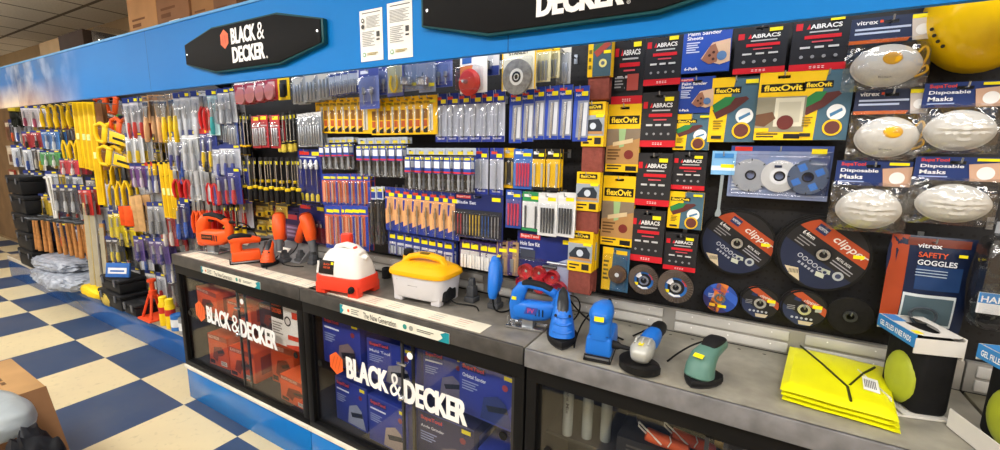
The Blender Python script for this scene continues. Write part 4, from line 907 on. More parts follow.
# small blue and white packs along the bottom
def mk_small(p, w, h, L, g):
    w = max(w, .03)
    return pack('bit_pack', L, 'drill bit pack', w, h, .003, '#2b3c8c', [('r', .15, .45, .85, .95, '#dfe2ea'), ('r', .2, .15, .8, .30, ST), ('r', .2, .55, .8, .62, '#2b3c8c')], p, g, (.12, .42, .88, .97, .012), [('hex_bits', lambda b: [b.box((x, -.005, -h*.66), (.005, .005, h*.4), M('#9aa0a8', .35, .6), .001) for x in (-w*.2, w*.16)])])
row(mk_small, spread(388, 231, 453, 241, 9.5, 23, 8, 24), 1.55, 'small blue and white bit pack, {n} in the low row of eight', 'small bit packs, row of eight', True, 1)
def mk_white(p, w, h, L, g):
    return pack('plug_pack', L, 'plug pack', w, h, .003, '#3c2f66', [('r', .1, .38, .9, .98, '#d8d5d6'), ('r', .2, .12, .8, .3, ST)], p, g, (.1, .36, .9, .98, .012), [('plugs', lambda b: [b.box((x, -.006, -h*.66), (w*.2, .007, h*.5), '#e8e6e2', .002) for x in (-w*.26, 0, w*.26)])])
row(mk_white, spread(460, 240, 498, 244, 12, 26, 4), 1.55, 'small purple pack of white plugs, {n} in the low row of four', 'small packs of white plugs', True, 1)
def mk_tan(p, w, h, L, g):
    return pack('bit_pack', L, 'drill bit pack', w, h, .003, '#a88a68', [('r', .08, .0, .5, 1, '#55407a'), ('r', .2, .2, .85, .3, ST), ('r', .5, .45, .9, .9, '#c9a77c')], p, g, (.1, .35, .9, .96, .012), [('hex_bits', lambda b: b.box((0, -.006, -h*.6), (w*.3, .006, h*.4), STEEL, .002))])
row(mk_tan, spread(497, 242, 518, 242, 11, 33, 2), 1.55, 'brown and purple small pack, {n} of two left of red hole saw set', 'brown small packs', True, 1)
# jigsaw blades
def mk_jig(col_, hd, n=3, base='#e9eaec'):
    def f(p, w, h, L, g):
        return pack('jigsaw_blade_card', L, 'blade pack', w, h, .003, base, [('r', 0, 0, 1, .24, hd), ('r', .1, .06, .5, .13, '#e8e8ea'), ('r', .5, .1, .92, .18, ST), ('r', 0, .92, 1, 1, hd)], p, g, (.06, .24, .94, .92, .009),
            [('jigsaw_blade', (lambda x: lambda b: b.prism([(x-.004, -h*.26), (x+.004, -h*.26), (x+.005, -h*.5), (x+.003, -h*.84), (x-.003, -h*.84)], .0022, M(col_, .35, .5 if col_ != '#c23a5a' else 0), 0, TR(0, -.004, 0)))(w*(-.3+.6*i/(n-1)))) for i in range(n)])
    return f
row(mk_jig('#c9b06a', '#e7b41c', 2, '#22262c'), [(504, 148, 515, 188)], 1.55, 'black and yellow blade card left of the red jigsaw blades', None)
row(mk_jig('#c23a5a', '#3160b4', 5, '#4a78c0'), [(514, 149, 532, 189)], 1.53, 'blue card of red jigsaw blades, upper of two', None)
row(mk_jig('#c9c9c4', '#1d1d20', 2, '#f0bf16'), [(532, 149, 545, 190), (545, 149, 561, 190)], 1.53, 'yellow jigsaw blade card, {n} of two', 'yellow jigsaw blade cards', True, 1)
row(mk_jig('#c23a5a', '#2a4a9c', 4, '#56589c'), [(506, 190, 521, 228)], 1.53, 'blue card of red jigsaw blades, lower of two', None, True, 1)
row(mk_jig('#5f646a', '#2f8a55', 2), [(522, 192, 540, 231)], 1.53, 'white blade card with green header', None, True, 1)
row(mk_jig('#4d5158', '#d9dadc', 5), [(538, 193, 557, 236), (555, 193, 576, 240)], 1.52, 'white card of five dark jigsaw blades, {n} of two', 'white jigsaw blade cards', True, 1)
# hole saw set
p_, w_, h_ = hang((517, 233, 573, 291), 1.56)
r = thing('hole_saw_set', 'blue carded set of red hole saws standing behind the blue jigsaw', 'hole saw set', p_)
a = MB(); cardmesh(a, w_, h_, .004, '#1d2c74', [('p', [(.3, 1), (.55, .55), (1, .35), (1, 1)], '#a9b3d2'), ('r', .05, .05, .42, .13, '#d8342c'), ('t', .06, .055, .4, .12, 'SupaTool', '#f1d8d4', .02), ('t', .05, .18, .42, .25, 'Hole Saw Kit', '#e6eaf6', .02), ('l', .05, .29, .3, .42, 3, '#aab6dc'), ('r', .06, .32, .34, .5, '#39404f'), ('r', .82, .08, .95, .15, ST)]); a.build('card', r)
for i, (u, v_, q) in enumerate(((-.30, -.72, .030), (-.06, -.72, .030), (.18, -.76, .030), (-.36, -.95, .024), (-.02, -.96, .03), (.30, -.97, .032))):
    b = MB(); b.lathe([(q*.2, .004), (q, .004), (q, .030), (q*.92, .030), (q*.92, .010), (q*.2, .010)], M('#c22a33', .3, .1), 24, TR(u*w_, 0, v_*(h_-.03)) @ R('X', PI/2), False); b.lathe([(0, 0), (q*.22, 0), (q*.22, .014), (0, .014)], CHROME, 10, TR(u*w_, 0, v_*(h_-.03)) @ R('X', PI/2)); b.build('hole_saw', r)
b = MB(); b.tube([(w_*.08, -.012, -h_*.42), (w_*.42, -.012, -h_*.42)], .005, STEEL, 8); b.tube([(w_*.0, -.01, -h_*.5), (w_*.24, -.01, -h_*.5)], .007, DSTEEL, 8); b.build('arbor', r)
b = MB(); b.box((0, -.018, -h_*.68), (w_*.94, .036, h_*.60), BL, .012); b.build('blister', r)
# ------------- top row of mixed packs under the fascia
def mk_hang(nm, cat, base, pr, blister, cont, wmin=.04):
    def f(p, w, h, L, g):
        w = max(w, wmin); return pack(nm, L, cat, w, h, .003, base, pr, p, g, blister, [(n_, (lambda q: lambda b: q(b, w, h))(fn)) for n_, fn in cont])
    return f
def c_router(b, w, h):
    for x in (-w*.2, w*.2):
        b.lathe([(0, 0), (.003, 0), (.003, h*.22), (.008, h*.24), (.008, h*.4), (0, h*.42)], STEEL, 10, TR(x, -.009, -h*.8))
def c_cup(b, w, h): b.lathe([(0, 0), (w*.3, 0), (w*.3, .03), (w*.26, .03), (w*.26, .006), (.004, .006), (.004, .05), (0, .05)], CHROME, 20, TR(0, -.022, -h*.72))
def c_knob(b, w, h):
    T = TR(-w*.02, -.012, -h*.68) @ R('X', PI/2)
    b.lathe([(0, 0), (w*.36, 0), (w*.38, .012), (w*.30, .024), (.008, .028), (0, .028)], '#c9352c', 24, T); b.lathe([(0, .028), (.009, .028), (.006, .05), (0, .05)], CHROME, 10, T)
def c_wheel(b, w, h):
    b.lathe([(.008, 0), (w*.42, 0), (w*.42, .012), (.008, .012)], M('#8d8a84', .8, 0, .3, 60, .3), 30, TR(0, -.002, -h*.62) @ R('X', PI/2), False); b.disc(0, -h*.62, w*.2, '#e8e6de', -.0145, 20, None, .008); b.disc(0, -h*.62, w*.13, '#2b2b2b', -.015, 16, None, .012)
def c_strip(b, w, h):
    for i in range(3): b.box((-w*.24+i*w*.24, -.005, -h*.58), (w*.12, .006, h*.55), M('#c3c6cb', .3, .7), .001)
def c_oval(b, w, h): b.tube([(-w*.15, -.008, -h*.3), (-w*.25, -.008, -h*.6), (0, -.008, -h*.85), (w*.25, -.008, -h*.6), (w*.15, -.008, -h*.3)], .005, '#e6c01e', 6, None, 2)
UB = '#3a4a94'
H = lambda rc, y, mk, L: row(mk, [rc], y, L, None, True, 0, rots=(-.1,))
mr = mk_hang('router_bit_pack', 'router bit pack', '#7582b8', [('r', .0, .0, 1, .2, UB), ('r', 0, .82, 1, 1, UB), ('r', .1, .05, .5, .13, '#dfe3f0')], (.08, .2, .92, .94, .018), [('router_bits', c_router)])
H((358, 68, 380, 109), 1.46, mr, 'large blue blister of router bits hanging lowest under the fascia')
H((376, 64, 389, 95), 1.48, mr, 'narrow blue blister of bits right of the large router bit blister')
H((386, 62, 404, 96), 1.46, mk_hang('cutter_pack', 'cutter pack', '#5d62a0', [('r', .05, .1, .95, .9, '#b9b48c')], (.08, .12, .92, .94, .02), [('yellow_ring', c_oval)]), 'blue blister with a yellow oval inside, under the fascia')
mc = mk_hang('hole_saw_pack', 'hole saw pack', '#8a93ad', [('r', 0, 0, 1, .14, UB), ('r', .6, .74, .95, .84, ST)], (.06, .12, .94, .96, .05), [('hole_saw', c_cup)])
H((402, 60, 419, 91), 1.46, mc, 'steel hole saw in clear blister, left of two under the fascia')
H((418, 58, 436, 92), 1.45, mc, 'steel hole saw in clear blister, right of two under the fascia')
H((434, 56, 453, 87), 1.46, mr, 'blue blister of bits between hole saw and red knob card')
H((459, 50, 488, 93), 1.48, mk_hang('polishing_kit', 'polishing pack', '#efeeea', [('r', .08, .16, .44, .30, '#2f5fa8'), ('p', [(0, .34), (.5, .34), (.3, .7), (0, .8)], '#e0863e'), ('r', .1, .04, .7, .1, '#b9c3d4')], (.1, .4, .9, .96, .05), [('red_knob', c_knob)]), 'white and orange card with a round red knob')
H((473, 44, 500, 76), 1.55, mk_hang('polishing_kit', 'polishing pack', '#d8d6d8', [('r', .0, .7, 1, 1, '#3a4a94'), ('c', .4, .5, .16, '#cdb18a'), ('r', .1, .05, .8, .15, '#2f5fa8')], (.1, .2, .8, .8, .03), [('round_pad', c_cup)]), 'white and blue card behind the red knob card')
H((501, 46, 537, 90), 1.48, mk_hang('wire_wheel_pack', 'grinding wheel pack', '#efe9d2', [('r', 0, 0, 1, .08, '#efc21a'), ('r', .0, .0, .04, 1, '#efc21a'), ('r', .96, 0, 1, 1, '#efc21a'), ('t', .2, .12, .8, .19, 'STANLEY', '#3b3420', .02), ('l', .1, .88, .6, .96, 2, '#8a8268')], (.06, .26, .94, .98, .02), [('grey_wheel', c_wheel)]), 'yellow edged white card with a large grey wheel')
ms = mk_hang('blade_set_pack', 'blade pack', '#efe6b8', [('r', 0, 0, 1, .16, '#efc21a'), ('r', .1, .2, .3, .9, '#cfc79a'), ('r', .6, .05, .95, .12, ST)], (.08, .2, .92, .94, .014), [('blades', c_strip)])
H((536, 46, 551, 82), 1.52, ms, 'pale yellow blade card right of the large grey wheel')
H((546, 46, 560, 78), 1.55, ms, 'pale yellow blade card beside the black bracket')
H((556, 48, 571, 84), 1.57, mk_hang('blade_set_pack', 'blade pack', '#cfcfcf', [('r', 0, 0, 1, .14, '#e9e6d8')], (.06, .14, .94, .96, .014), [('blades', c_strip)]), 'grey blade pack half under the black bracket')
row(mk_hang('bit_blister', 'bit pack', '#cfd3de', [('r', 0, .7, 1, 1, UB), ('r', .1, .1, .9, .2, UB)], (.06, .1, .94, .95, .016), [('bits', c_strip)], .05), spread(329, 72, 358, 68, 9, 24, 4), 1.48, 'white and blue bit blister, {n} of four left of large router bits', 'white and blue bit blisters', True, 1)
row(mk_hang('caliper_pack', 'measuring tool pack', '#a9a9a6', [('r', 0, 0, 1, .16, '#33343a'), ('p', [(.1, .2), (.9, .2), (.2, .6)], '#c9c6bc')], (.05, .16, .95, .97, .014), [('steel_gauge', c_strip)], .07), spread(292, 72, 330, 66, 13, 32, 3, 28), 1.48, 'grey measuring tool pack, {n} of three under the near end of sign', 'grey measuring tool packs', True, 1)
# ------------- screwdrivers, sets and boxes left of the yellow cards
def mk_driver(gc, rc, hl=.095, nm='screwdriver', cat='screwdriver'):
    def f(p, w, h, L, g):
        r = thing(nm, L, cat, p, 0, g); L_ = h
        a = MB(); cardmesh(a, .022, .045, .0015, '#2c2c30', [('r', .1, .5, .9, .9, ST)], .012, .25); a.build('hang_tag', r)
        a = MB(); a.tube([(0, -.006, -.01), (0, -.006, -L_+hl)], .003, CHROME, 8); a.build('shaft', r)
        a = MB(); a.lathe([(0, 0), (.009, .0), (.013, .006), (.014, hl*.4), (.0115, hl*.75), (.0135, hl*.86), (.007, hl)], M(gc, .45), 12, TR(0, -.006, -L_)); a.build('grip', r)
        a = MB(); a.lathe([(.014, hl*.78), (.0148, hl*.8), (.0148, hl*.9), (.010, hl*.96)], M(rc, .4), 12, TR(0, -.006, -L_), False); a.build('coloured_ring', r); a = MB(); a.lathe([(0, -.001), (.0095, 0), (.0118, .005), (.0118, .007), (0, .007)], M(rc, .4), 12, TR(0, -.006, -L_)); a.build('end_cap', r)
        return r
    return f
row(mk_driver('#17171a', '#e8c61e'), spread(241, 157, 303, 157, 8, 40, 11, 46), [1.52, 1.47, 1.54, 1.50, 1.46, 1.53, 1.48, 1.52, 1.46, 1.54, 1.5], 'black screwdriver with yellow ring, {n} in the front screwdriver row', 'black and yellow screwdrivers, front row', False, 0, rots=(0,))
row(mk_driver('#17171a', '#e8c61e'), spread(238, 157, 300, 157, 8, 33, 9, 38), [1.6, 1.56, 1.62, 1.58, 1.6, 1.64, 1.57, 1.62, 1.6], 'black screwdriver with yellow ring, {n} in the rear screwdriver row', 'black and yellow screwdrivers, rear row', False, 0, rots=(0,))
p_, w_, h_ = hang((299, 149, 322, 202), 1.53)
r = thing('screwdriver_set', 'blue card of four silver and yellow screwdrivers', 'screwdriver set', p_)
a = MB(); cardmesh(a, w_, h_, .004, '#24338a', [('r', .08, .04, .5, .11, '#d8342c'), ('r', .62, .05, .92, .12, ST), ('l', .1, .14, .8, .18, 1, '#c6cede')]); a.build('card', r)
for i in range(4):
    b = MB(); x = -w_*.34+i*w_*.23; q = h_*(.62 if i < 3 else .85); b.tube([(x, -.01, -h_*.3), (x, -.01, -q)], .003, CHROME, 6); b.lathe([(0, 0), (.008, 0), (.010, .02), (.009, .04), (.004, .05)], M('#d7d9dc', .3), 10, TR(x, -.01, -h_*.32)); b.lathe([(0, 0), (.010, 0), (.010, .03), (.005, .04)], M('#d8c23a', .3), 10, TR(x, -.01, -h_*.92)); b.build('screwdriver', r)
b = MB(); b.box((0, -.014, -h_*.58), (w_*.92, .028, h_*.74), BL, .008); b.build('blister', r); hook(p_, 'wire hook holding the blue screwdriver set card')
p_, w_, h_ = hang((300, 204, 326, 243), 1.63)
r = thing('socket_set', 'dark blue and red socket set card below the screwdriver set', 'socket set', p_)
a = MB(); cardmesh(a, w_, h_, .004, '#262b66', [('r', .06, .05, .45, .14, '#c8302c'), ('r', .04, .58, .96, .96, '#6b1f2a'), ('r', .7, .06, .94, .15, ST)]); a.build('card', r)
for i in range(6):
    b = MB(); b.lathe([(0, 0), (.007, 0), (.007, .02), (0, .02)], CHROME, 10, TR(-w_*.36+i*w_*.145, -.01, -h_*.5)); b.build('socket', r)
b = MB(); b.box((0, -.012, -h_*.62), (w_*.9, .024, h_*.6), BL, .006); b.build('blister', r); hook(p_, 'wire hook holding the dark socket set card')
def mk_purple(p, w, h, L, g):
    return pack('tool_set_box', L, 'tool set', w, h, .03, '#32294f', [('r', .06, .1, .5, .24, '#b33a44'), ('r', .05, .4, .6, .8, '#6a4a66'), ('r', .7, .12, .94, .24, ST), ('l', .1, .45, .5, .8, 3, '#9d86a8')], p, g)
row(mk_purple, [(274, 207, 300, 240), (286, 212, 310, 245)], [1.66, 1.64], 'dark purple tool set box, {n} of two under the screwdrivers', 'purple tool set boxes', False)
def mk_ypliers(p, w, h, L, g):
    return pack('tape_card', L, 'tape measure pack', w, h, .004, '#c9ab4a', [('r', 0, 0, 1, .22, '#4c4638'), ('r', .1, .3, .5, .5, '#e6d58a')], p, g, (.1, .3, .9, .95, .03), [('yellow_case', lambda b: b.box((0, -.016, -h*.6), (w*.55, .026, h*.35), '#e3be20', .008)), ('black_clip', lambda b: b.box((w*.1, -.031, -h*.6), (w*.2, .004, h*.22), '#1b1b1d', .001))])
row(mk_ypliers, [(257, 203, 268, 217), (266, 202, 278, 216), (276, 203, 287, 217), (258, 217, 269, 231), (268, 217, 280, 231), (255, 230, 267, 243), (267, 230, 279, 244)], [1.64, 1.66, 1.64, 1.66, 1.64, 1.64, 1.66], 'tan and yellow tape measure card, {n} of the seven under screwdrivers', 'yellow tape measure cards', False)
row(mk_hang('red_tool_pack', 'tool pack', '#b8323a', [('r', 0, 0, 1, .2, '#e2dede'), ('r', .2, .3, .8, .9, '#d9b7b4')], (.08, .2, .92, .95, .02), [('pink_tool', lambda b, w, h: b.lathe([(0, 0), (w*.36, 0), (w*.36, .012), (0, .012)], '#d98a8a', 16, TR(0, -.004, -h*.6) @ R('X', PI/2)))], .07), spread(236, 80, 277, 74, 12, 24, 4), 1.48, 'red and pink tool pack, {n} of four in the top row', 'red and pink tool packs', True, 1)
row(mk_hang('yellow_tool_pack', 'tool pack', '#e6c21c', [('r', .2, .25, .8, .85, '#2b2b2b'), ('r', 0, 0, 1, .12, '#2b2b2b')], None, [('black_tool', lambda b, w, h: b.box((0, -.008, -h*.55), (w*.35, .014, h*.5), '#1d1d1f', .004))], .05), [(278, 73, 289, 100)], 1.48, 'yellow and black tool pack in the top row by the grey packs', None)
row(mk_driver('#1a1a1c', '#e9b51c', .06, 'wood_chisel', 'chisel'), spread(238, 112, 252, 112, 7, 40, 3), [1.52, 1.50, 1.53], 'black chisel with yellow ring, {n} of three beside red key packs', 'black and yellow chisels', False, 0, rots=(0,))
row(mk_hang('hex_key_set', 'hex key set', '#b33038', [('l', .1, .3, .9, .9, 7, '#e0d6d6'), ('r', .3, .04, .9, .14, ST)], (.06, .2, .94, .95, .016), [('hex_keys', c_strip)], .05), [(251, 116, 261, 148), (258, 115, 268, 148), (270, 115, 280, 147)], 1.5, 'red hex key set pack, {n} of three', 'red hex key packs', True, 1)
row(mk_driver('#d9c34a', '#1c1c1e', .06, 'screwdriver', 'screwdriver'), spread(277, 112, 298, 110, 7, 38, 5), [1.52, 1.50, 1.53, 1.5, 1.52], 'clear yellow screwdriver, {n} of five above the black screwdrivers', 'clear yellow screwdrivers', False, 0, rots=(0,))
row(mk_hang('file_pack', 'file pack', '#8f9399', [('r', 0, 0, 1, .14, '#d8d8d8')], (.06, .1, .94, .97, .014), [('steel_file', c_strip)], .05), spread(297, 114, 322, 112, 10, 33, 4), 1.5, 'grey steel file pack, {n} of four left of the yellow cards', 'grey file packs', True, 1)
row(mk_hang('blue_bit_pack', 'bit pack', '#3c4a86', [('r', .1, .3, .9, .9, '#aab2c8'), ('r', .4, .08, .9, .2, ST)], (.06, .25, .94, .95, .016), [('bits', c_strip)], .05), spread(215, 112, 237, 116, 9, 30, 3), 1.5, 'blue and grey bit pack, {n} of three left of the chisels', 'blue and grey bit packs', True, 1)
# ------------------------------------------------------------------ power tools displayed on the counter
ORG = M('#ef5a20', .4, 0, .06, 6); BLU_T = M('#1d6fd0', .38, 0, .06, 6); GRN = M('#567d73', .42, 0, .06, 6); GRIP = M('#1a1a1c', .65)
ZT = TOP + .0005; ZR = TOP + .0045
def onc(px, py, z=ZT): return W(px, py, 2, z)
def cord(parent, pts, r=.0032): a = MB(); a.tube(pts, r, CORD, 6, None, 3); a.build('power_cord', parent)
def sticker(parent, c, d=(.03, .001, .014), T=None): a = MB(); a.box(c, d, M(ST), 0, T); a.build('price_sticker', parent)
def jigsaw(loc, rz, m, label, s=1., cordpts=None, logo=None):
    r = thing('jigsaw', label, 'jigsaw', loc, rz)
    a = MB()
    a.sweep([(-.062, 0, .045), (-.064, 0, .10), (-.055, 0, .15), (-.035, 0, .182)], [(.029, .026), (.031, .030), (.030, .030), (.024, .024)], m, 16, 2.8, (1, 0, 0), rnd=.012)
    a.sweep([(-.065, 0, .082), (0, 0, .080), (.06, 0, .085), (.105, 0, .10)], [(.033, .040), (.036, .044), (.034, .040), (.024, .030)], m, 16, 2.8, rnd=.015)
    a.sweep([(-.05, 0, .178), (-.01, 0, .192), (.05, 0, .186), (.10, 0, .165)], [(.020, .019), (.018, .0165), (.018, .0165), (.021, .018)], m, 14, 2.4, rnd=.01)
    a.sweep([(.10, 0, .17), (.112, 0, .14), (.10, 0, .10)], [(.019, .018), (.017, .018), (.024, .026)], m, 14, 2.4, (1, 0, 0))
    for x in (.03, .045, .06): a.box((x, -.0355, .085), (.005, .003, .03), '#112233', .001)
    a.build('housing', r)
    g = MB(); g.sweep([(-.035, 0, .1925), (.0, 0, .1985), (.05, 0, .1925), (.085, 0, .178)], [(.0185, .014), (.0185, .0145), (.0185, .0145), (.0195, .014)], GRIP, 14, 2.4, rnd=.006); g.build('handle_grip', r)
    g = MB(); g.box((-.005, 0, .172), (.03, .014, .02), '#222222', .004); g.build('trigger', r)
    g = MB(); g.box((-.02, 0, .004), (.17, .075, .003), CHROME, .001); g.box((-.02, -.036, .007), (.17, .003, .008), CHROME); g.box((-.02, .036, .007), (.17, .003, .008), CHROME); g.box((-.01, 0, .022), (.05, .03, .035), STEEL, .004); g.build('base_plate', r)
    g = MB(); g.tube([(-.094, -.026, .05), (-.094, -.026, .012), (-.094, .026, .012), (-.094, .026, .05)], .002, CHROME, 6); g.box((-.088, 0, .034), (.014, .05, .05), BL, .004); g.build('blade_guard', r)
    g = MB(); g.prism([(-.078, .05), (-.070, .05), (-.070, .008), (-.076, .006)], .0016, STEEL); g.build('saw_blade', r)
    if logo == 'box': 
        g = MB(); g.box((.0, -.0365, .088), (.072, .002, .026), '#30221c'); g.text('BLACK+DECKER', -.03, .084, .06, .008, M('#e07a44'), -.038, .01); g.build('name_plate', r)
    else:
        g = MB(); g.poly([(-.02, .075), (.03, .075), (.04, .105), (-.01, .105)], '#3a4aa0', -.0375); g.text('PV', -.005, .08, .03, .02, M('#b04a8a'), -.0385, .03); g.build('name_plate', r)
        sticker(r, (-.066, -.033, .135), (.02, .002, .014))
    g = MB(); g.lathe([(.008, 0), (.0095, .004), (.006, .04), (.003, .042)], GRIP, 10, TR(.118, 0, .168) @ R('Y', PI/2)); g.build('cord_sleeve', r)
    if cordpts: cord(r, [(.155, 0, .168)] + cordpts)
    r.scale = (s, s, s); return r
p = onc(521, 329)
jigsaw((p.x+.025, p.y+.03, ZT), math.radians(10), BLU_T, 'blue jigsaw on a chrome base plate at the end of middle worktop', .90, [(.19, .01, .16), (.205, .03, .12), (.19, .06, .06), (.15, .09, .006), (.05, .13, .004)])
p = onc(203, 253)
jigsaw((p.x+.04, p.y+.05, ZT), math.radians(14), ORG, 'orange jigsaw at the far end of the counter', 1.22, [(.19, .03, .16), (.22, .06, .10), (.2, .1, .02)], 'box')
def iron(b, L, w, h, m, z0=0., T=None):
    """flat-iron shaped pad, point towards -x"""
    pts = [(-L*.5, 0), (-L*.38, -w*.2), (-L*.2, -w*.36), (0, -w*.46), (L*.25, -w*.5), (L*.42, -w*.42), (L*.5, -w*.2), (L*.5, w*.2), (L*.42, w*.42), (L*.25, w*.5), (0, w*.46), (-L*.2, w*.36), (-L*.38, w*.2)]
    b.rings([[(x*k, y*k, z0+z) for x, y in pts] for k, z in ((.96, 0), (1, h*.2), (1, h*.75), (.94, h))], m, T)
def mouse(loc, rz, m, label, style, cordpts, s=1.):
    r = thing('detail_sander', label, 'sander', loc, rz)
    a = MB(); iron(a, .135, .095, .006, M('#3a3a3c', .9), 0); iron(a, .14, .10, .02, GRIP, .0061); a.build('sanding_base', r)
    a = MB()
    if style == 'upright':
        a.sweep([(.0, 0, .024), (.004, 0, .05), (.014, 0, .085), (.03, 0, .115), (.05, 0, .142), (.06, 0, .152)], [(.042, .052), (.040, .044), (.033, .034), (.027, .027), (.022, .022), (.013, .014)], m, 18, 2.2, (1, 0, 0))
        for i in range(3): a.tube([(-.036+.01*i, -.030+.003*i, .052+.022*i), (-.046+.010*i, 0, .044+.022*i), (-.036+.01*i, .030-.003*i, .052+.022*i)], .0035, m, 6, None, 2)
    else:
        a.sweep([(-.012, 0, .028), (-.008, 0, .055), (.012, 0, .082), (.05, 0, .094), (.10, 0, .098), (.135, 0, .096)], [(.038, .046), (.037, .040), (.034, .034), (.029, .028), (.027, .026), (.024, .022)], m, 18, 2.5, (1, 0, 0), rnd=.012)
    a.build('housing', r)
    g = MB()
    if style == 'upright':
        g.sweep([(-.004, 0, .098), (.016, 0, .128), (.040, 0, .152), (.058, 0, .160)], [(.020, .010), (.019, .012), (.015, .012), (.007, .008)], M('#2b2d30', .3, .2), 14, 2.2, (1, 0, 0)); 
        for y in (-.022, .022): g.lathe([(0, 0), (.005, 0), (.005, .006), (0, .006)], GRIP, 10, TR(-.016, y, .094) @ R('Y', -PI/2.6))
    else: g.sweep([(.035, 0, .112), (.07, 0, .120), (.11, 0, .119), (.145, 0, .108)], [(.020, .010), (.0255, .012), (.0245, .012), (.017, .010)], GRIP, 14, 2.4, rnd=.008)
    g.build('handle_grip', r)
    if style != 'upright': sticker(r, (.005, 0, .107), (.018, .026, .002), TR(0, 0, .0) @ R('Y', -.35))
    cord(r, cordpts); r.scale = (s, s, s); return r
p = onc(557, 350, ZR)
mouse((p.x-.012, p.y+.07, ZR), math.radians(112), BLU_T, 'blue detail sander with pointed black base, left of the block sander', 'upright', [(.06, 0, .154), (.09, .0, .15), (.13, -.05, .06), (.10, -.14, .006), (.04, -.2, .004)], 1.1)
p = onc(696, 390, ZR)
mouse((p.x+.005, p.y+.06, ZR), math.radians(72), GRN, 'grey green detail sander with black base at the right end of the row of tools', 'low', [(.148, 0, .10), (.19, .02, .09), (.17, .08, .05), (.09, .10, .03), (.04, .115, .004)], .9).scale = (.9, 1.05, .88)
p = onc(261, 268)
r = mouse((p.x-.02, p.y+.055, ZT), math.radians(118), ORG, 'small orange palm sander in front of the grey display posts', 'upright', [(.06, 0, .154), (.08, .04, .08), (.06, .1, .004)], .85)
def block(loc, rz, m, label, style, cordpts, s=1.):
    r = thing('sheet_sander', label, 'sander', loc, rz)
    a = MB(); a.box((0, 0, .005), (.185, .088, .008), GRIP, .002); a.box((0, 0, .012), (.175, .085, .007), STEEL, .001)
    for x in (-.092, .092): a.tube([(x, -.04, .008), (x, -.04, .022), (x, .04, .022), (x, .04, .008)], .003, GRIP, 6)
    a.build('sanding_base', r)
    a = MB(); a.box((0, 0, .048), (.165, .086, .064), m, .010, None, 3, (.94, .92)); a.sweep([(-.05, 0, .075), (-.052, 0, .11), (-.046, 0, .14)], [(.036, .034), (.034, .031), (.036, .036)], m, 18, 2.8, (1, 0, 0))
    a.sweep([(-.078, 0, .145), (-.06, 0, .150), (-.02, 0, .152), (.03, 0, .148), (.075, 0, .140)], [(.030, .024), (.038, .032), (.037, .031), (.027, .025), (.018, .018)], m, 18, 2.4, rnd=.012); a.build('housing', r)
    g = MB()
    if style == 'grip': g.sweep([(-.085, 0, .162), (-.06, 0, .172), (-.02, 0, .174), (.03, 0, .166)], [(.026, .014), (.036, .017), (.035, .017), (.025, .012)], GRIP, 16, 2.4, rnd=.008)
    else: g.box((-.0775, 0, .086), (.004, .06, .0015), '#0f3f86')
    g.build('top_grip' if style == 'grip' else 'housing_seam', r)
    if style != 'grip': sticker(r, (-.0915, 0, .147), (.002, .03, .016))
    g = MB(); g.lathe([(.009, 0), (.010, .006), (.006, .05), (0, .05)], GRIP, 10, TR(.082, 0, .139) @ R('Y', PI/2)); g.build('cord_sleeve', r)
    cord(r, cordpts); r.scale = (s, s, s); return r
p = onc(593, 362, ZR)
block((p.x+.0, p.y+.092, ZR), math.radians(97), BLU_T, 'blue block sheet sander with yellow price sticker', 'plain', [(.13, 0, .138), (.16, .03, .12), (.13, .09, .05), (.05, .10, .01), (-.02, .09, .004)], 1.0)
p = onc(234, 265)
block((p.x-.0, p.y+.075, ZT), math.radians(62), ORG, 'orange sheet sander with black front grip beside the orange jigsaw', 'grip', [(.13, 0, .14), (.17, .03, .14), (.2, .08, .06), (.16, .14, .01)], .92)
# angle grinder
p = onc(645, 375, ZR)
r = thing('angle_grinder', 'blue and silver angle grinder lying on its black disc guard', 'angle grinder', (p.x-.02, p.y+.055, ZR), math.radians(86)); r.scale = (1.0, 1.0, .98)
a = MB(); a.sweep([(.02, 0, .058), (.06, 0, .060), (.10, 0, .062), (.13, 0, .062)], [(.026, .026), (.030, .030), (.029, .029), (.026, .026)], BLU_T, 18, 2.4, rnd=.004); a.build('motor_housing', r)
a = MB(); a.sweep([(.128, 0, .062), (.15, 0, .062), (.19, 0, .060), (.215, 0, .058)], [(.027, .027), (.024, .024), (.025, .025), (.022, .022)], GRIP, 18, 2.3, rnd=.01); a.build('rear_handle', r)
a = MB(); gm = M('#b9bbb6', .4, .25, .1, 20); a.sweep([(-.05, 0, .054), (-.03, 0, .058), (.0, 0, .060), (.028, 0, .060)], [(.026, .022), (.034, .028), (.034, .030), (.030, .029)], gm, 18, 3, rnd=.01); a.lathe([(0, .028), (.024, .028), (.026, .045), (0, .05)], gm, 18, TR(-.02, 0, 0))
for y in (-.02, 0, .02): a.tube([(-.03, y, .086), (-.01, y, .096), (.012, y, .092)], .004, gm, 6)
a.build('gear_head', r)
a = MB(); a.lathe([(0, .012), (.057, .012), (.0575, .014), (.057, .016), (0, .016)], M('#2a2727', .8, 0, .2, 60), 36, TR(-.02, 0, 0)); a.build('cutting_disc', r)
a = MB(); n = 22; vs = []; 
for zz, rr in ((.006, .066), (.028, .066), (.030, .05), (.030, .026)):
    for j in range(n+1): t = PI*.42 + PI*1.16*j/n; vs.append((-.02+rr*math.cos(t-.5), rr*math.sin(t-.5), zz))
a.add(vs, [(k*(n+1)+j, k*(n+1)+j+1, (k+1)*(n+1)+j+1, (k+1)*(n+1)+j) for k in range(3) for j in range(n)], M('#121214', .35)); a.build('disc_guard', r)
a = MB(); a.sweep([(-.02, .03, .056), (-.02, .065, .056), (-.02, .075, .056), (-.02, .15, .055)], [(.006, .006), (.008, .008), (.013, .013), (.015, .015)], GRIP, 12, 2, rnd=.008); a.build('side_handle', r)
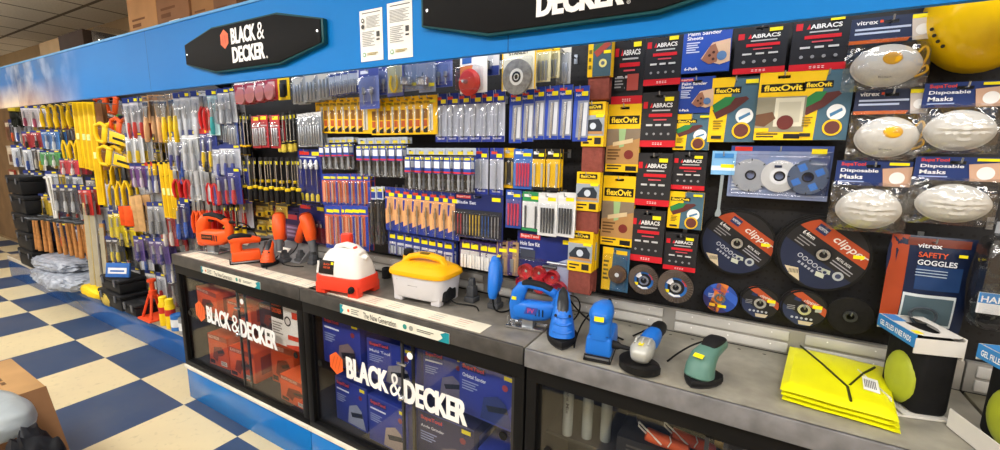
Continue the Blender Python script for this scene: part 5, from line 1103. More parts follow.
sticker(r, (-.032, -.0, .0885), (.022, .014, .001)); cord(r, [(.22, 0, .058), (.26, .0, .05), (.27, .05, .02), (.2, .09, .004)])
# heat guns on grey posts
def post(loc, label, hgt=.10):
    r = thing('display_post', label, 'display stand', loc); a = MB(); pm = M('#4a4c50', .6)
    a.box((0, 0, .012), (.05, .055, .024), pm, .003); a.box((0, 0, .024+hgt*.25), (.040, .044, hgt*.5), pm, .004, None, 2, (.86, .86)); a.build('post_base', r)
    a = MB(); a.box((0, 0, .024+hgt*.66), (.026, .028, hgt*.34), pm, .003, None, 2, (.8, .8)); a.build('post_tip', r); return r
p = onc(472, 301)
def heatgun(loc, rz, m, label, s=1., tiltb=.35, cordpts=(), sleek=False):
    """nozzle pointing down into its post, handle hanging to -x"""
    r = thing('heat_gun', label, 'heat gun', loc, rz)
    a = MB()
    if sleek:
        a.sweep([(.0, 0, .06), (-.004, 0, .10), (-.012, 0, .15), (-.016, 0, .185)], [(.018, .020), (.026, .028), (.024, .027), (.015, .016)], m, 18, 2.3, (1, 0, 0), rnd=.014)
        a.sweep([(-.016, 0, .17), (-.046, 0, .12), (-.062, 0, .075), (-.066, 0, .05)], [(.020, .022), (.020, .020), (.018, .018), (.013, .013)], m, 16, 2.3, (1, 0, 0), rnd=.006)
    else:
        a.sweep([(.03, 0, .075), (.022, 0, .12), (.005, 0, .165), (-.012, 0, .195)], [(.026, .027), (.033, .034), (.034, .035), (.033, .033)], m, 20, 2.2, (1, 0, 0), rnd=.012)
        a.sweep([(-.004, 0, .17), (-.05, 0, .13), (-.085, 0, .085), (-.105, 0, .05)], [(.024, .030), (.020, .024), (.019, .022), (.020, .021)], m, 16, 2.4, (1, 0, 0), rnd=.008)
    a.build('housing', r)
    a = MB()
    if sleek: a.sweep([(.0, 0, .065), (.002, 0, .03)], [(.014, .014), (.011, .011)], DSTEEL, 14, 2)
    else: a.sweep([(.032, 0, .078), (.040, 0, .045), (.050, 0, .010)], [(.024, .024), (.018, .018), (.017, .017)], M('#6a6d72', .5, .3), 16, 2)
    a.build('nozzle', r)
    if not sleek:
        a = MB(); a.lathe([(0, 0), (.027, 0), (.024, .004), (0, .003)], M('#c74a18', .5), 20, TR(-.0185, 0, .2065) @ R('Y', -.45))
        for k in range(4): a.box((0, -.018+k*.012, .005), (.036, .003, .001), '#35170a', 0, TR(-.0185, 0, .2065) @ R('Y', -.45))
        a.build('air_intake', r); a = MB(); a.box((-.042, 0, .098), (.012, .012, .03), GRIP, .003); a.build('trigger', r)
    else: sticker(r, (-.017, -.012, .199), (.02, .012, .004))
    if cordpts: cord(r, list(cordpts))
    r.scale = (s, s, s); return r
post((p.x, p.y, ZT), 'empty grey display post between yellow steamer and blue heat gun')
q = onc(497, 258+58); 
q = onc(489, 308); post((q.x+.02, q.y+.02, ZT), 'grey display post under the blue heat gun', .05)
heatgun((q.x+.02, q.y+.02, ZT+.02), math.radians(112), BLU_T, 'blue heat gun standing on its grey post', 1.0, .3, [(-.066, 0, .048), (-.066, -.005, .0), (-.05, -.03, -.016), (-.01, -.06, -.016), (.02, -.045, .0), (.03, -.05, .012)], True).scale = (1.25, 1.25, 1.08)
for px, py, L in ((268, 258, 'first grey display post behind the small palm sander'), (285, 262, 'grey display post under the rear orange heat gun'), (301, 262, 'grey display post between the orange heat guns'), (314, 264, 'grey display post under the front orange heat gun')):
    q = onc(px, py); post((q.x, q.y, ZT), L, .10 if 'first' in L else .06)
q = onc(285, 262); heatgun((q.x-.03, q.y-.0, ZT+.065), math.radians(-42), ORG, 'orange heat gun standing on its nozzle, rear of two', 1.05, .3, [(-.106, 0, .048), (-.12, .0, .0), (-.10, -.03, -.05), (-.0, -.05, -.061), (.06, -.07, -.061), (.16, -.05, -.061)])
q = onc(314, 264); heatgun((q.x-.04, q.y+.0, ZT+.065), math.radians(-8), ORG, 'orange heat gun standing on its nozzle, front of two', 1.08, .3, [(-.106, 0, .048), (-.13, .0, .0), (-.16, -.05, -.055), (-.10, -.11, -.059), (.0, -.10, -.059), (.05, -.06, -.058)])
# sloping grey display panel behind the orange tools
A1, A2 = onc(232, 238), onc(322, 256)
r = thing('display_ramp', 'sloping grey display ramp behind the orange heat guns', 'display stand', ((A1.x+A2.x)/2, 1.60, ZT))
a = MB(); L_ = 1.10; a.prism([(-.07, 0), (.065, 0), (.065, .10), (.05, .10)], L_, M('#77777a', .55), .002, R('Z', PI/2) @ MX.Diagonal((1, 1, 1, 1))); a.build('ramp_body', r)
a = MB()
for x in (-.42, -.05, .36): a.box((x, -.032, .048), (.09, .04, .001), '#e8e4da', 0, TR(0, 0, 0) @ TR(x, -.03, .05) @ R('X', .72) @ TR(-x, .032, -.048))
a.build('price_card', r)
# wallpaper steamers
def steamer_red(loc, rz):
    r = thing('wallpaper_steamer', 'white and red wallpaper steamer with a red cap', 'steamer', loc, rz); rm = M('#e8412a', .4, 0, .05, 6); wm = M('#e6e4e0', .4, 0, .04, 6)
    def ring(wx_, wy_, z, e=5, n=40, dx=0): return [(dx+math.copysign(abs(math.cos(2*PI*j/n))**(2/e), math.cos(2*PI*j/n))*wx_, math.copysign(abs(math.sin(2*PI*j/n))**(2/e), math.sin(2*PI*j/n))*wy_, z) for j in range(n)]
    a = MB(); n = 40
    rs = [ring(.150, .100, z) for z in (.03, .05, .088)] + [ring(.146, .096, .096)]
    a.rings(rs, rm)
    for sx in (-1, 1):
        for sy in (-1, 1): a.box((sx*.106, sy*.068, .03), (.066, .05, .06), rm, .008)
    a.box((-.0, -.095, .05), (.2, .012, .05), rm, .004); a.build('red_base', r)
    a = MB(); rs = [ring(.140, .090, .096), ring(.138, .089, .125, 4), ring(.128, .083, .160, 3.6), ring(.110, .072, .196, 3.2), ring(.088, .060, .218, 3), ring(.06, .04, .230, 2.8)]
    a.rings(rs, wm); a.sweep([(-.07, 0, .20), (-.05, 0, .232), (.0, 0, .246), (.06, 0, .236), (.10, 0, .205)], [(.024, .02), (.024, .014), (.023, .013), (.024, .014), (.028, .022)], wm, 14, 2.6, (0, 0, 1), rnd=.01)
    a.sweep([(.10, 0, .195), (.13, 0, .19), (.138, 0, .187)], [(.016, .016), (.013, .013), (.011, .011)], wm, 12, 2); a.build('white_tank', r)
    a = MB(); a.sweep([(-.052, -.003, .2205), (.0, -.003, .2280), (.03, -.003, .226)], [(.016, .011)], M('#a8a49e', .5), 12, 2.4, rnd=.006); a.build('handle_recess', r)
    a = MB(); a.lathe([(0, 0), (.012, 0), (.011, .006), (0, .007)], rm, 16, TR(.072, -.015, .237) @ R('X', .3)); a.build('red_button', r)
    a = MB(); a.lathe([(0, 0), (.030, 0), (.033, .01), (.033, .05), (.029, .06), (0, .062)], rm, 20, TR(-.055, .07, .225)); a.lathe([(0, 0), (.036, 0), (.036, .04), (.03, .06), (0, .06)], M('#dcd8d6', .4), 20, TR(-.055, .07, .165)); a.build('filler_cap', r)
    T = R('X', -.20)
    a = MB(); a.prism([(-.125, .104), (-.012, .104), (-.012, .172), (-.098, .172)], .004, '#1f1a1a', .001, TR(0, -.078, .0) @ TR(0, 0, .138) @ R('X', -.2) @ TR(0, -.008, -.138)); TT = TR(0, -.0885, .138) @ R('X', -.2) @ TR(0, 0, -.138)
    for i in range(2): a.text(('BLACK+', 'DECKER', '')[i], -.078, .150-.016*i, .046, .010, M('#d8552a'), -.001, .02, TT)
    a.rect(-.122, .106, -.108, .168, '#d9d7d4', -.0008, TT); a.rect(-.030, .155, -.014, .168, ST, -.001, TT); a.build('front_label', r)
    a = MB(); a.sweep([(.10, -.07, .045), (.11, -.105, .045)], [.017], GRIP, 12, 2, rnd=.004); a.sweep([(.11, -.10, .045), (.118, -.125, .043)], [.009], GRIP, 10, 2); a.build('hose_socket', r)
    return r
p = onc(335, 296)
steamer_red((p.x-.01, p.y+.085, ZT), math.radians(8)).scale = (.88, .88, .92)
def steamer_yel(loc, rz):
    r = thing('steam_cleaner', 'grey steamer with yellow lid and black filler cap', 'steamer', loc, rz); ym = M('#f3b20e', .4, 0, .05, 6); gm = M('#cfced2', .45, 0, .04, 6)
    def ring(a_, b_, z, e=4.5, n=44): return [(math.copysign(abs(math.cos(2*PI*j/n))**(2/e), math.cos(2*PI*j/n))*a_, math.copysign(abs(math.sin(2*PI*j/n))**(2/e), math.sin(2*PI*j/n))*b_, z) for j in range(n)]
    a = MB(); a.rings([ring(.140, .090, .022), ring(.146, .096, .03), ring(.152, .10, .09), ring(.156, .104, .128)], gm)
    for sx in (-1, 1):
        for sy in (-1, 1): a.box((sx*.106, sy*.064, .02), (.05, .04, .04), gm, .007)
    a.build('grey_tank', r)
    a = MB(); a.rings([ring(.164, .112, .126), ring(.166, .114, .134), ring(.163, .111, .146), ring(.145, .094, .160), ring(.112, .066, .176), ring(.10, .056, .178)], ym)
    a.sweep([(-.10, -.03, .165), (-.08, -.02, .195), (-.03, 0, .205), (.03, .0, .205), (.09, .0, .195), (.115, .0, .160)], [(.018, .02), (.02, .012), (.024, .012), (.024, .012), (.020, .012), (.016, .012)], ym, 14, 2.8, (0, 0, 1), rnd=.008); a.build('yellow_lid', r)
    a = MB(); a.lathe([(0, 0), (.024, 0), (.025, .004), (.025, .026), (.021, .030), (0, .030)], GRIP, 20, TR(-.125, .03, .185)); a.lathe([(0, 0), (.03, 0), (.028, .03), (0, .03)], ym, 18, TR(-.125, .03, .157)); a.build('filler_cap', r)
    a = MB(); a.sweep([(-.02, -.004, .2145), (.02, -.004, .2145)], [(.015, .004)], M('#6b5414', .5), 12, 2.4, rnd=.008); a.build('handle_badge', r)
    a = MB(); a.text('earlex', -.10, .098, .05, .012, M('#2e2e33'), -.1025, .02, R('X', -.04)); 
    for i in range(4): a.rect(-.035, .078+i*.008, .02, .081+i*.008, '#8a8a90', -.1028, R('X', -.04))
    a.rect(.06, .096, .085, .106, ST, -.103, R('X', -.04)); a.build('tank_print', r)
    a = MB(); a.sweep([(.1525, -.03, .034), (.1525, -.028, .055), (.1545, -.015, .075)], [(.045, .004), (.04, .004), (.02, .004)], GRIP, 12, 3, (1, 0, 0)); a.box((.140, -.02, .045), (.03, .10, .055), GRIP, .012); a.build('black_recess', r)
    cord(r, [(.155, -.03, .03), (.18, -.03, .012), (.24, .0, .006), (.28, -.0, .006), (.31, -.04, .006)]); return r
p = onc(410, 304)
steamer_yel((p.x+.01, p.y+.10, ZT), math.radians(4)).scale = (.94, .94, .98)
q = onc(388, 278); a = MB(); a.lathe([(0, 0), (.024, 0), (.024, .05), (.02, .055), (.016, .055), (.016, .01), (0, .01)], GRIP, 20); tag(a.build('black_cup', None, (q.x-.01, q.y, ZT)), 'small black cup between the white and yellow steamers', 'cup')
# ------------------------------------------------------------------ stock inside the cabinets
def stock(x0, y0, z0, w, d, h, base, pr, label, name='tool_box', cat='box', rz=0., grp=None):
    r = thing(name, label, cat, (x0+w/2, y0+d/2, z0), rz, grp)
    a = MB(); a.box((0, 0, h/2), (w, d, h), M(base, .4, 0, .1, 6), .002); a.build('carton_body', r)
    p = MB(); prints(p, w, h, h, pr, -d/2-.0006)
    for q in ('#ffffff',): p.rect(-d*.3, h*.2, d*.3, h*.8, M(pr[0][5] if pr[0][0] == 'r' else base, .4), -.0006, TR(w/2, 0, 0) @ R('Z', PI/2))
    p.build('carton_print', r); return r
def oprint(k=0):
    return [('r', 0, 0, 1, .16, '#9c3512'), ('t', .06, .03, .62, .13, 'BLACK+DECKER', '#f0cdb8', .01), ('p', [(.2, .75), (.3, .4), (.7, .32), (.86, .5), (.7, .62), (.5, .66), (.42, .86)], '#7c2a10'), ('p', [(.46, .5), (.8, .4), (.8, .5), (.5, .58)], '#2a1a14'), ('r', .06, .82, .3, .94, '#2c1a14'), ('r', .62, .78, .92, .92, '#ded4c6'), ('l', .64, .80, .9, .9, 3, '#4a4038')]
def bprint(t='Tool', pic='#b9bfc9', k=0):
    return [('r', .0, .0, 1, .02, '#3a4a9c'), ('r', .05, .07, .48, .18, '#1a2460'), ('t', .06, .08, .46, .17, 'SupaTool', '#d8463c', .03), (('t', .06, .24, .50, .31, t, '#dfe3f2', .02) if t else ('l', .06, .24, .46, .31, 1, '#dfe3f2')), ('l', .06, .37, .36, .56, 4, '#93a0cc'), ('r', .80, .05, .95, .12, ST), ('c', .82, .26, .05, '#8a2f3c'),
            ('p', [(.4, .95), (.46, .55), (.7, .45), (.84, .55), (.96, .95)], pic), ('p', [(.5, .68), (.86, .60), (.88, .70), (.54, .78)], '#1b2233')]
S1, S2 = .592, .257
OR = '#e4561e'
cab1 = [(-3.00, 1.33, S1, .27, .18, .17, OR, 'orange tool box on the upper shelf at the far end of first cabinet'), (-2.70, 1.36, S1, .25, .18, .13, OR, 'low orange tool box second along the upper shelf of first cabinet'), (-2.43, 1.40, S1, .20, .18, .15, '#3a2019', 'dark tool box behind the brand lettering of first cabinet'),
        (-2.92, 1.34, S2, .20, .2, .21, '#d24d1c', 'orange tool box alone at the far end of the lower shelf'), (-2.66, 1.33, S2, .24, .2, .19, OR, 'tall orange tool box second along the lower shelf'), (-2.38, 1.42, S2, .20, .2, .24, '#d24d1c', 'taller orange tool box in the middle of the lower shelf'), (-2.15, 1.32, S2, .26, .16, .15, OR, 'orange tool box with white sticker at the front of the lower shelf'), (-2.12, 1.50, S2, .25, .16, .26, '#c4481c', 'orange tool box behind the one with a white sticker')]
for k, (x, y, z, w, d, h, c_, L) in enumerate(cab1): stock(x, y, z, w, d, h, c_, oprint(k), L, rz=random.uniform(-.08, .08))
stock(-2.18, 1.318, S1, .31, .15, .27, '#f6efe9', [('r', 0, 0, .36, .45, '#1d1716'), ('t', .04, .1, .32, .2, 'BLACK+', '#d8552a', .02), ('t', .04, .24, .32, .34, 'DECKER', '#d8552a', .02), ('l', .04, .52, .32, .8, 5, '#9a8f88'), ('p', [(.48, .75), (.54, .40), (.78, .34), (.92, .52), (.92, .75)], '#f6f2ee'), ('p', [(.46, .72), (.94, .70), (.94, .80), (.46, .82)], '#d8432a'), ('r', .6, .22, .74, .36, '#d8432a'), ('c', .48, .44, .09, '#3a2a24'), ('c', .48, .44, .06, '#e9dfd8'), ('p', [(.4, .95), (.96, .84), (1, .9), (1, 1), (.44, 1)], '#d8432a')], 'white and red steamer box on the upper shelf of first cabinet')
NV = '#2a3a98'
cab2 = [(-1.76, 1.32, S1, .27, .16, .255, '', 'blue heat gun box on the upper shelf at far end of second cabinet'), (-1.46, 1.33, S1, .28, .18, .20, 'Multi Tool', 'blue tool box second along the upper shelf of second cabinet'), (-1.16, 1.37, S1, .22, .18, .21, '', 'blue tool box behind the lettering on the right door'), (-.93, 1.32, S1, .27, .2, .235, 'Orbital Sander', 'large blue orbital sander box on the upper shelf near end'),
        (-1.74, 1.36, S2, .24, .18, .24, '', 'blue tool box at the far end of the lower shelf of second cabinet'), (-1.47, 1.33, S2, .26, .18, .235, '', 'blue planer box at the front of the lower shelf'), (-1.48, 1.53, S2, .24, .12, .29, '', 'blue tool box behind the planer box'), (-1.17, 1.34, S2, .30, .2, .26, 'Angle Grinder', 'dark blue angle grinder box on the lower shelf'), (-.85, 1.34, S2, .19, .2, .19, 'Detail Sander', 'small blue tool box in the near corner of second cabinet')]
for k, (x, y, z, w, d, h, t, L) in enumerate(cab2): stock(x, y, z, w, d, h, NV if k != 7 else '#2a2c55', bprint(t, ('#7a6a72', '#8d8a96', '#6f6a80', '#24346f', '#8a90a8', '#9a8a86', '#6f6a80', '#6d6470', '#8a90a8')[k]), L, rz=random.uniform(-.08, .08))
# third cabinet: gas tubes, an orange torch pair, a dark carton
for i, x in enumerate((-.50, -.43, -.365)):
    r = thing('glass_tube', 'clear glass tube standing in the third cabinet, ' + ('lettered one farthest left', 'middle of the three', 'right of the three')[i], 'tube', (x, 1.42+.02*i, S1), 0); h = .27
    a = MB(); a.lathe([(0, 0), (.019, 0), (.02, .004), (.02, h-.02), (.014, h-.01), (.014, h), (0, h)], M('#8f9492', .2, 0, .05), 18); a.build('tube_body', r)
    a = MB(); a.lathe([(0, h), (.012, h), (.013, h+.012), (0, h+.014)], M('#b9762c', .4), 14); a.build('tube_cap', r)
    if i == 0: a = MB(); a.text('Propane Mix', 0, 0, .15, .016, M('#3c3f3e'), -.0205, .01, TR(-.006, 0, h*.9) @ R('Y', PI/2)); a.build('tube_lettering', r)
stock(-.26, 1.47, S1, .60, .2, .26, '#2e2823', [('r', .02, .1, .3, .5, '#3d342c'), ('r', .42, .0, .47, 1, '#a8842c'), ('t', .55, .5, .8, .6, 'SET', '#8d8378', .0), ('l', .55, .66, .9, .9, 3, '#6d6358')], 'long dark carton lying in the third cabinet')
for i in range(2):
    r = thing('gas_torch', 'orange tube torch lying in the third cabinet, ' + ('front', 'rear') [i] + ' of two', 'torch', (-.21+.075*i, 1.385+.045*i, S1+.13), 0, None, (0, math.radians(14), math.radians(10)))
    a = MB(); a.lathe([(0, 0), (.020, 0), (.022, .003), (.022, .13), (.018, .135), (0, .135)], M('#c8562a', .5), 18, R('Y', PI/2)); a.build('orange_body', r)
    a = MB(); a.tube([(0, 0, 0), (-.03, 0, .015), (-.035, 0, .03), (.05, -.026, -.0)], .003, '#d8d4c8', 6); a.tube([(.07, -.024, .0), (.075, -.02, .02), (.07, .0, .024)], .002, '#d8d4c8', 5); a.build('wire_clip', r)
stock(-.30, 1.36, S1, .32, .15, .105, '#211f1e', [('l', .1, .2, .8, .8, 4, '#4f4a44')], 'low black box under the orange torches')
# ------------------------------------------------------------------ in the foreground: a carton with bags on it
zb = .60; C1 = W(11, 358, 2, zb); C2 = W(46, 386, 2, zb); x0, x1 = C1.x, C2.x; y1 = C2.y; y0 = y1-.62
r = thing('cardboard_box', 'large brown carton in the lower left corner under a grey bag', 'box', ((x0+x1)/2, (y0+y1)/2, 0))
w_, d_ = x1-x0, y1-y0; km = M('#b08a5c', .75, 0, .18, 5)
a = MB(); a.box((0, 0, zb/2), (w_, d_, zb), km, .004); a.build('carton_body', r)
a = MB(); a.box((.15, 0, -.0), (.30, d_, .006), M('#7d5a3c', .75, 0, .15, 5), 0, TR(w_/2, 0, zb) @ R('Y', .95)); a.build('flap', r)  # same board as the body, its shaded side put into a darker brown
a = MB()
for i in range(4):
    for k in range(3): a.box((w_/2-.30+k*.06+.01*i, d_/2-.09-.035*i, zb+.0008), (.045-.006*((i+k) % 3), .014, .001), '#5f4020')
a.build('box_print', r)
def lump(name, label, cat, loc, rx, ry, rz_, m, rough, seed, fold=1., rot=0.):
    bm = bmesh.new(); bmesh.ops.create_icosphere(bm, subdivisions=4, radius=1); rd = random.Random(seed)
    ph = [(rd.uniform(2, 7), rd.uniform(2, 7), rd.uniform(2, 7), rd.uniform(0, 6)) for _ in range(7)]
    for v in bm.verts:
        c_ = v.co.copy(); q = sum(abs(math.sin(fold*(a_*c_.x+b_*c_.y+d*c_.z)+e)) - .5 for a_, b_, d, e in ph)/7
        c_ = V([math.copysign(abs(t)**.75, t) for t in c_]) * (1+rough*q)
        v.co = V((c_.x*rx, c_.y*ry, max(c_.z, -.55)*rz_))
    b = MB(); b.bm(bm, m); o = b.build(name, None, loc, (0, 0, rot), 1.2); return tag(o, label, cat)
gp = W(-8, 410, 2, zb+.06)
lump('plastic_sack', 'grey plastic wrapped sack lying on the brown carton', 'bag', (gp.x-.0, gp.y-.02, zb+.04), .20, .10, .07, M('#98a1a6', .3, 0, .15, 9, .5), .13, 3, 1.3, rot=.15)
gp = W(50, 446, 2, zb+.03)
lump('black_bag', 'crumpled black cloth bag standing against the flap of the brown carton', 'bag', (gp.x-.07, gp.y-.03, .232), .085, .085, .42, M('#1b1d22', .6, 0, .3, 8, .5), .40, 5, 1.6, rot=.2)
lump('dark_jacket', 'dark jacket heaped at the left edge behind the brown carton', 'jacket', (x0-.30, y1-.26, .33), .16, .2, .5, M('#22262b', .7, 0, .3, 8, .5), .25, 8)
# ------------------------------------------------------------------ the far tool wall
def lrow(make, pts, w, hgt, lab, grp, y=1.48, deep=1, dy=.05, rz=.25, jit=.12, hk=False, ry=0.):
    pr = None; n = len(pts)
    for i, (px, py) in enumerate(pts):
        p = W(px, py, 1, y + random.uniform(-.02, .02)); L = lab.format(n=nth(i, n) if n > 1 else 'single'); ro = (random.uniform(-.04, .04), ry, rz+random.uniform(-jit, jit))
        if pr is None: pr = make(p, w, hgt, L, grp); pr.rotation_euler = ro
        elif pr.type == 'EMPTY': clone(pr, p, L, ro)
        else: dupm(pr, p - V(pr.location), L, ro)
        for k in range(deep):
            q = p + V((random.uniform(-.006, .006), dy*(k+1), 0)); r2 = (ro[0], ry, ro[2]+random.uniform(-.1, .1)); L2 = ('next behind ', 'two behind ', 'three behind ')[k] + L
            clone(pr, q, L2, r2) if pr.type == 'EMPTY' else dupm(pr, q - V(pr.location), L2, r2)
        if hk: hook(p + V((0, 0, .0012)), 'hook of ' + L, tip=.02)
    return pr
def g_handle(b, L, m, r=.012, z=0., x=0., bend=0.):
    b.sweep([(x, 0, z), (x+bend*.5, 0, z-L*.5), (x+bend, 0, z-L)], [(r*.8, r*.7), (r*1.15, r*.9), (r, r*.8)], m, 10, 2.4, (1, 0, 0), rnd=r*.6)
def mk_pliers(hc):
    def f(p, w, h, L, g):
        r = thing('pliers', L, 'pliers', p, 0, g)
        a = MB(); cardmesh(a, .04, .03, .0015, '#d9d9d9', [], .012, .25); a.build('hang_tag', r)
        a = MB(); a.prism([(-.012, -.02), (.012, -.02), (.016, -h*.34), (.008, -h*.42), (-.008, -h*.42), (-.016, -h*.34)], .010, STEEL, .002, TR(0, -.006, 0)); a.build('jaws', r)
        for s in (-1, 1):
            a = MB(); a.sweep([(s*.005, -.006, -h*.38), (s*.022, -.006, -h*.55), (s*.026, -.006, -h*.8), (s*.018, -.006, -h)], [(.007, .006), (.011, .009), (.011, .009), (.008, .007)], M(hc, .4), 10, 2.2, (1, 0, 0), rnd=.005); a.build('handle', r)
        return r
    return f
def mk_hammer(p, w, h, L, g):
    r = thing('claw_hammer', L, 'hammer', p, 0, g)
    a = MB(); a.sweep([(0, 0, -.0), (0, 0, -h*.3), (0, 0, -h*.7), (0, 0, -h)], [(.010, .012), (.011, .013), (.014, .018), (.016, .020)], M('#b27a45', .55, 0, .25, 30), 10, 2.4, (1, 0, 0), rnd=.005); a.build('wooden_handle', r)
    a = MB(); a.lathe([(0, 0), (.016, 0), (.016, .03), (.012, .036), (.012, .06), (0, .06)], DSTEEL, 12, TR(-.07, 0, .01) @ R('Y', PI/2)); a.sweep([(-.01, 0, .01), (.03, 0, .016), (.075, 0, -.012)], [(.018, .016), (.016, .012), (.018, .003)], DSTEEL, 10, 3); a.build('steel_head', r)
    return r
def mk_handsaw(hc, sleeve=None):
    def f(p, w, h, L, g):
        r = thing('handsaw', L, 'saw', p, 0, g)
        a = MB(); a.prism([(.02, .03), (w-.12, -.02), (w-.12, -.05), (.02, -.095)], .0016, M('#c7cacf', .25, .8)); a.build('saw_blade', r)
        a = MB(); a.sweep([(.05, 0, .028), (-.02, 0, .04), (-.065, 0, .01), (-.06, 0, -.05), (-.03, 0, -.10), (.03, 0, -.095)], [(.014, .014)], M(hc, .4), 10, 2.6, (0, 1, 0), rnd=.006); a.box((.03, 0, -.03), (.05, .02, .13), M(hc, .4), .008); a.build('saw_handle', r)
        if sleeve: a = MB(); a.box((w*.45, 0, -.035), (w*.62, .008, .085), sleeve, .002); a.rect(w*.2, -.05, w*.6, -.03, '#1d1d1f', -.0046); a.build('card_sleeve', r)
        return r
    return f
def mk_sleevesaw(p, w, h, L, g):
    r = mk_handsaw('#e2571d')(p, w, h, L, g); a = MB(); a.box((w*.5, 0, -.03), (w*.5, .006, .10), '#e6eae4'); a.rect(w*.26, -.075, w*.5, .015, '#57a84f', -.0036); a.rect(w*.55, -.075, w*.7, .015, '#d04a3a', -.0036); a.build('card_sleeve', r); return r
def mk_level(p, w, h, L, g):
    r = thing('spirit_level', L, 'spirit level', p, 0, g)
    a = MB(); ym = M('#f0c418', .4); a.box((0, -.012, .012-h/2), (w, .022, h), ym, .003); a.box((0, -.0238, .012-h/2), (w*.5, .002, h*.94), M('#d9ad10', .4)); a.build('level_body', r)
    a = MB()
    a.box((0, -.025, -h*.5), (w*.5, .003, .05), M('#dff0a0', .2), .001); a.build('vial', r)
    a = MB(); a.box((0, -.012, .012), (w*1.03, .024, .014), '#1b1b1d', .002); a.build('end_cap', r)
    return r
def mk_hacksaw(p, w, h, L, g):
    r = thing('hacksaw', L, 'saw', p, 0, g)
    a = MB(); a.tube([(-.04, 0, -.08), (-.045, 0, .0), (.0, 0, .012), (.05, 0, 0), (.052, 0, -h*.9)], .006, M('#e9c01a', .4), 8, None, 1); a.build('frame', r)
    a = MB(); a.sweep([(-.04, 0, -.06), (-.05, 0, -.12), (-.035, 0, -.18)], [(.014, .012), (.017, .013), (.014, .012)], M('#e9c01a', .4), 10, 2.4, (1, 0, 0), rnd=.006); a.build('handle', r)
    a = MB(); a.prism([(-.03, -.06), (-.026, -.06), (.055, -h*.88), (.05, -h*.9)], .0015, STEEL); a.build('saw_blade', r); return r
def mk_snips(p, w, h, L, g):
    r = thing('tin_snips', L, 'snips', p, 0, g)
    a = MB(); a.prism([(-.010, 0), (.010, 0), (.016, -h*.3), (0, -h*.42), (-.016, -h*.3)], .009, DSTEEL, .002, TR(0, -.006, 0)); a.build('jaws', r)
    for s in (-1, 1): a = MB(); a.sweep([(s*.004, -.006, -h*.36), (s*.035, -.006, -h*.6), (s*.03, -.006, -h)], [(.007, .007), (.011, .009), (.009, .008)], M('#edc51c', .4), 10, 2.2, (1, 0, 0), rnd=.005); a.build('handle', r)
    return r
def mk_scraper(hc, cc):
    def f(p, w, h, L, g):
        return pack('paint_scraper', L, 'scraper', w, h*.62, .002, cc, [('r', .1, .2, .9, .4, '#efe6d6')], p, g, (.05, .05, .95, .98, .02),
          [('scraper_blade', lambda b: b.prism([(-w*.42, -.03), (w*.42, -.03), (w*.14, -h*.5), (-w*.14, -h*.5)], .0016, CHROME, 0, TR(0, -.006, 0))), ('handle', lambda b: b.sweep([(0, -.008, -h*.46), (0, -.008, -h*.7), (0, -.008, -h)], [(.012, .010), (.018, .013), (.016, .012)], M(hc, .45), 12, 2.4, (1, 0, 0), rnd=.006))])
    return f
def mk_gripcard(base, hc, tool='#b9bec6', nm='carded_tool', cat='tool pack'):
    """carded tool: steel above, coloured grip below, all in a blister"""
    def f(p, w, h, L, g):
        return pack(nm, L, cat, w, h, .003, base, [('r', 0, 0, 1, .13, '#2c3a7c' if base != '#2b3a86' else '#c8342c'), ('r', .55, .03, .92, .1, ST), ('l', .08, .16, .5, .24, 2, '#e8e8ea')], p, g, (.08, .2, .92, .97, .024),
          [('grip', lambda b: b.sweep([(0, -.012, -h*.56), (0, -.012, -h*.75), (0, -.012, -h*.92)], [(.010, .009), (.014, .011), (.011, .009)], M(hc, .4), 10, 2.4, (1, 0, 0), rnd=.005)), ('steel_end', lambda b: b.prism([(-.007, -h*.22), (.007, -h*.22), (.009, -h*.5), (.005, -h*.58), (-.005, -h*.58), (-.009, -h*.5)], .006, M(tool, .3, .7), .001, TR(0, -.012, 0)))])
    return f
def mk_tube2(p, w, h, L, g):
    r = thing('shelf_pole', L, 'hook rod', p, 0, g); a = MB(); a.tube([(-.02, 0, 0), (0, 0, .012), (.02, 0, 0), (.022, 0, -h), (.0, 0, -h-.03), (-.02, 0, -h)], .012, '#e6e6e2', 8, None, 2); a.build('white_tube', r); return r
def mk_float(hc):
    def f(p, w, h, L, g):
        r = thing('plastering_float', L, 'float', p, 0, g); a = MB(); a.box((0, 0, -h/2), (w, .012, h), M(hc, .6, 0, .2, 20), .003); a.build('float_board', r)
        a = MB(); a.tube([(0, .006, -h*.3), (0, .04, -h*.32), (0, .04, -h*.68), (0, .006, -h*.7)], .011, M('#3b2a1c', .6), 8, None, 1); a.build('handle', r); return r
    return f
def mk_glove(p, w, h, L, g):
    r = thing('work_gloves', L, 'gloves', p, 0, g); a = MB(); gm = M('#23261f', .8, 0, .3, 20, .3)
    a.sweep([(0, 0, -.02), (0, 0, -h*.5)], [(.05, .016), (.06, .02)], gm, 12, 2.6, (0, 1, 0), rnd=.01)
    for i in range(4): a.sweep([(-.04+i*.027, 0, -h*.48), (-.045+i*.03, -.004, -h*(.93 if i in (1, 2) else .86))], [.014, .010], gm, 8, 2, (0, 1, 0), rnd=.008)
    a.sweep([(.05, 0, -h*.3), (.085, 0, -h*.55)], [.016, .011], gm, 8, 2, (0, 1, 0), rnd=.008); a.build('glove', r)
    a = MB(); a.box((0, -.002, -.01), (.11, .045, .05), '#c9b32a', .004); a.build('card_header', r); return r
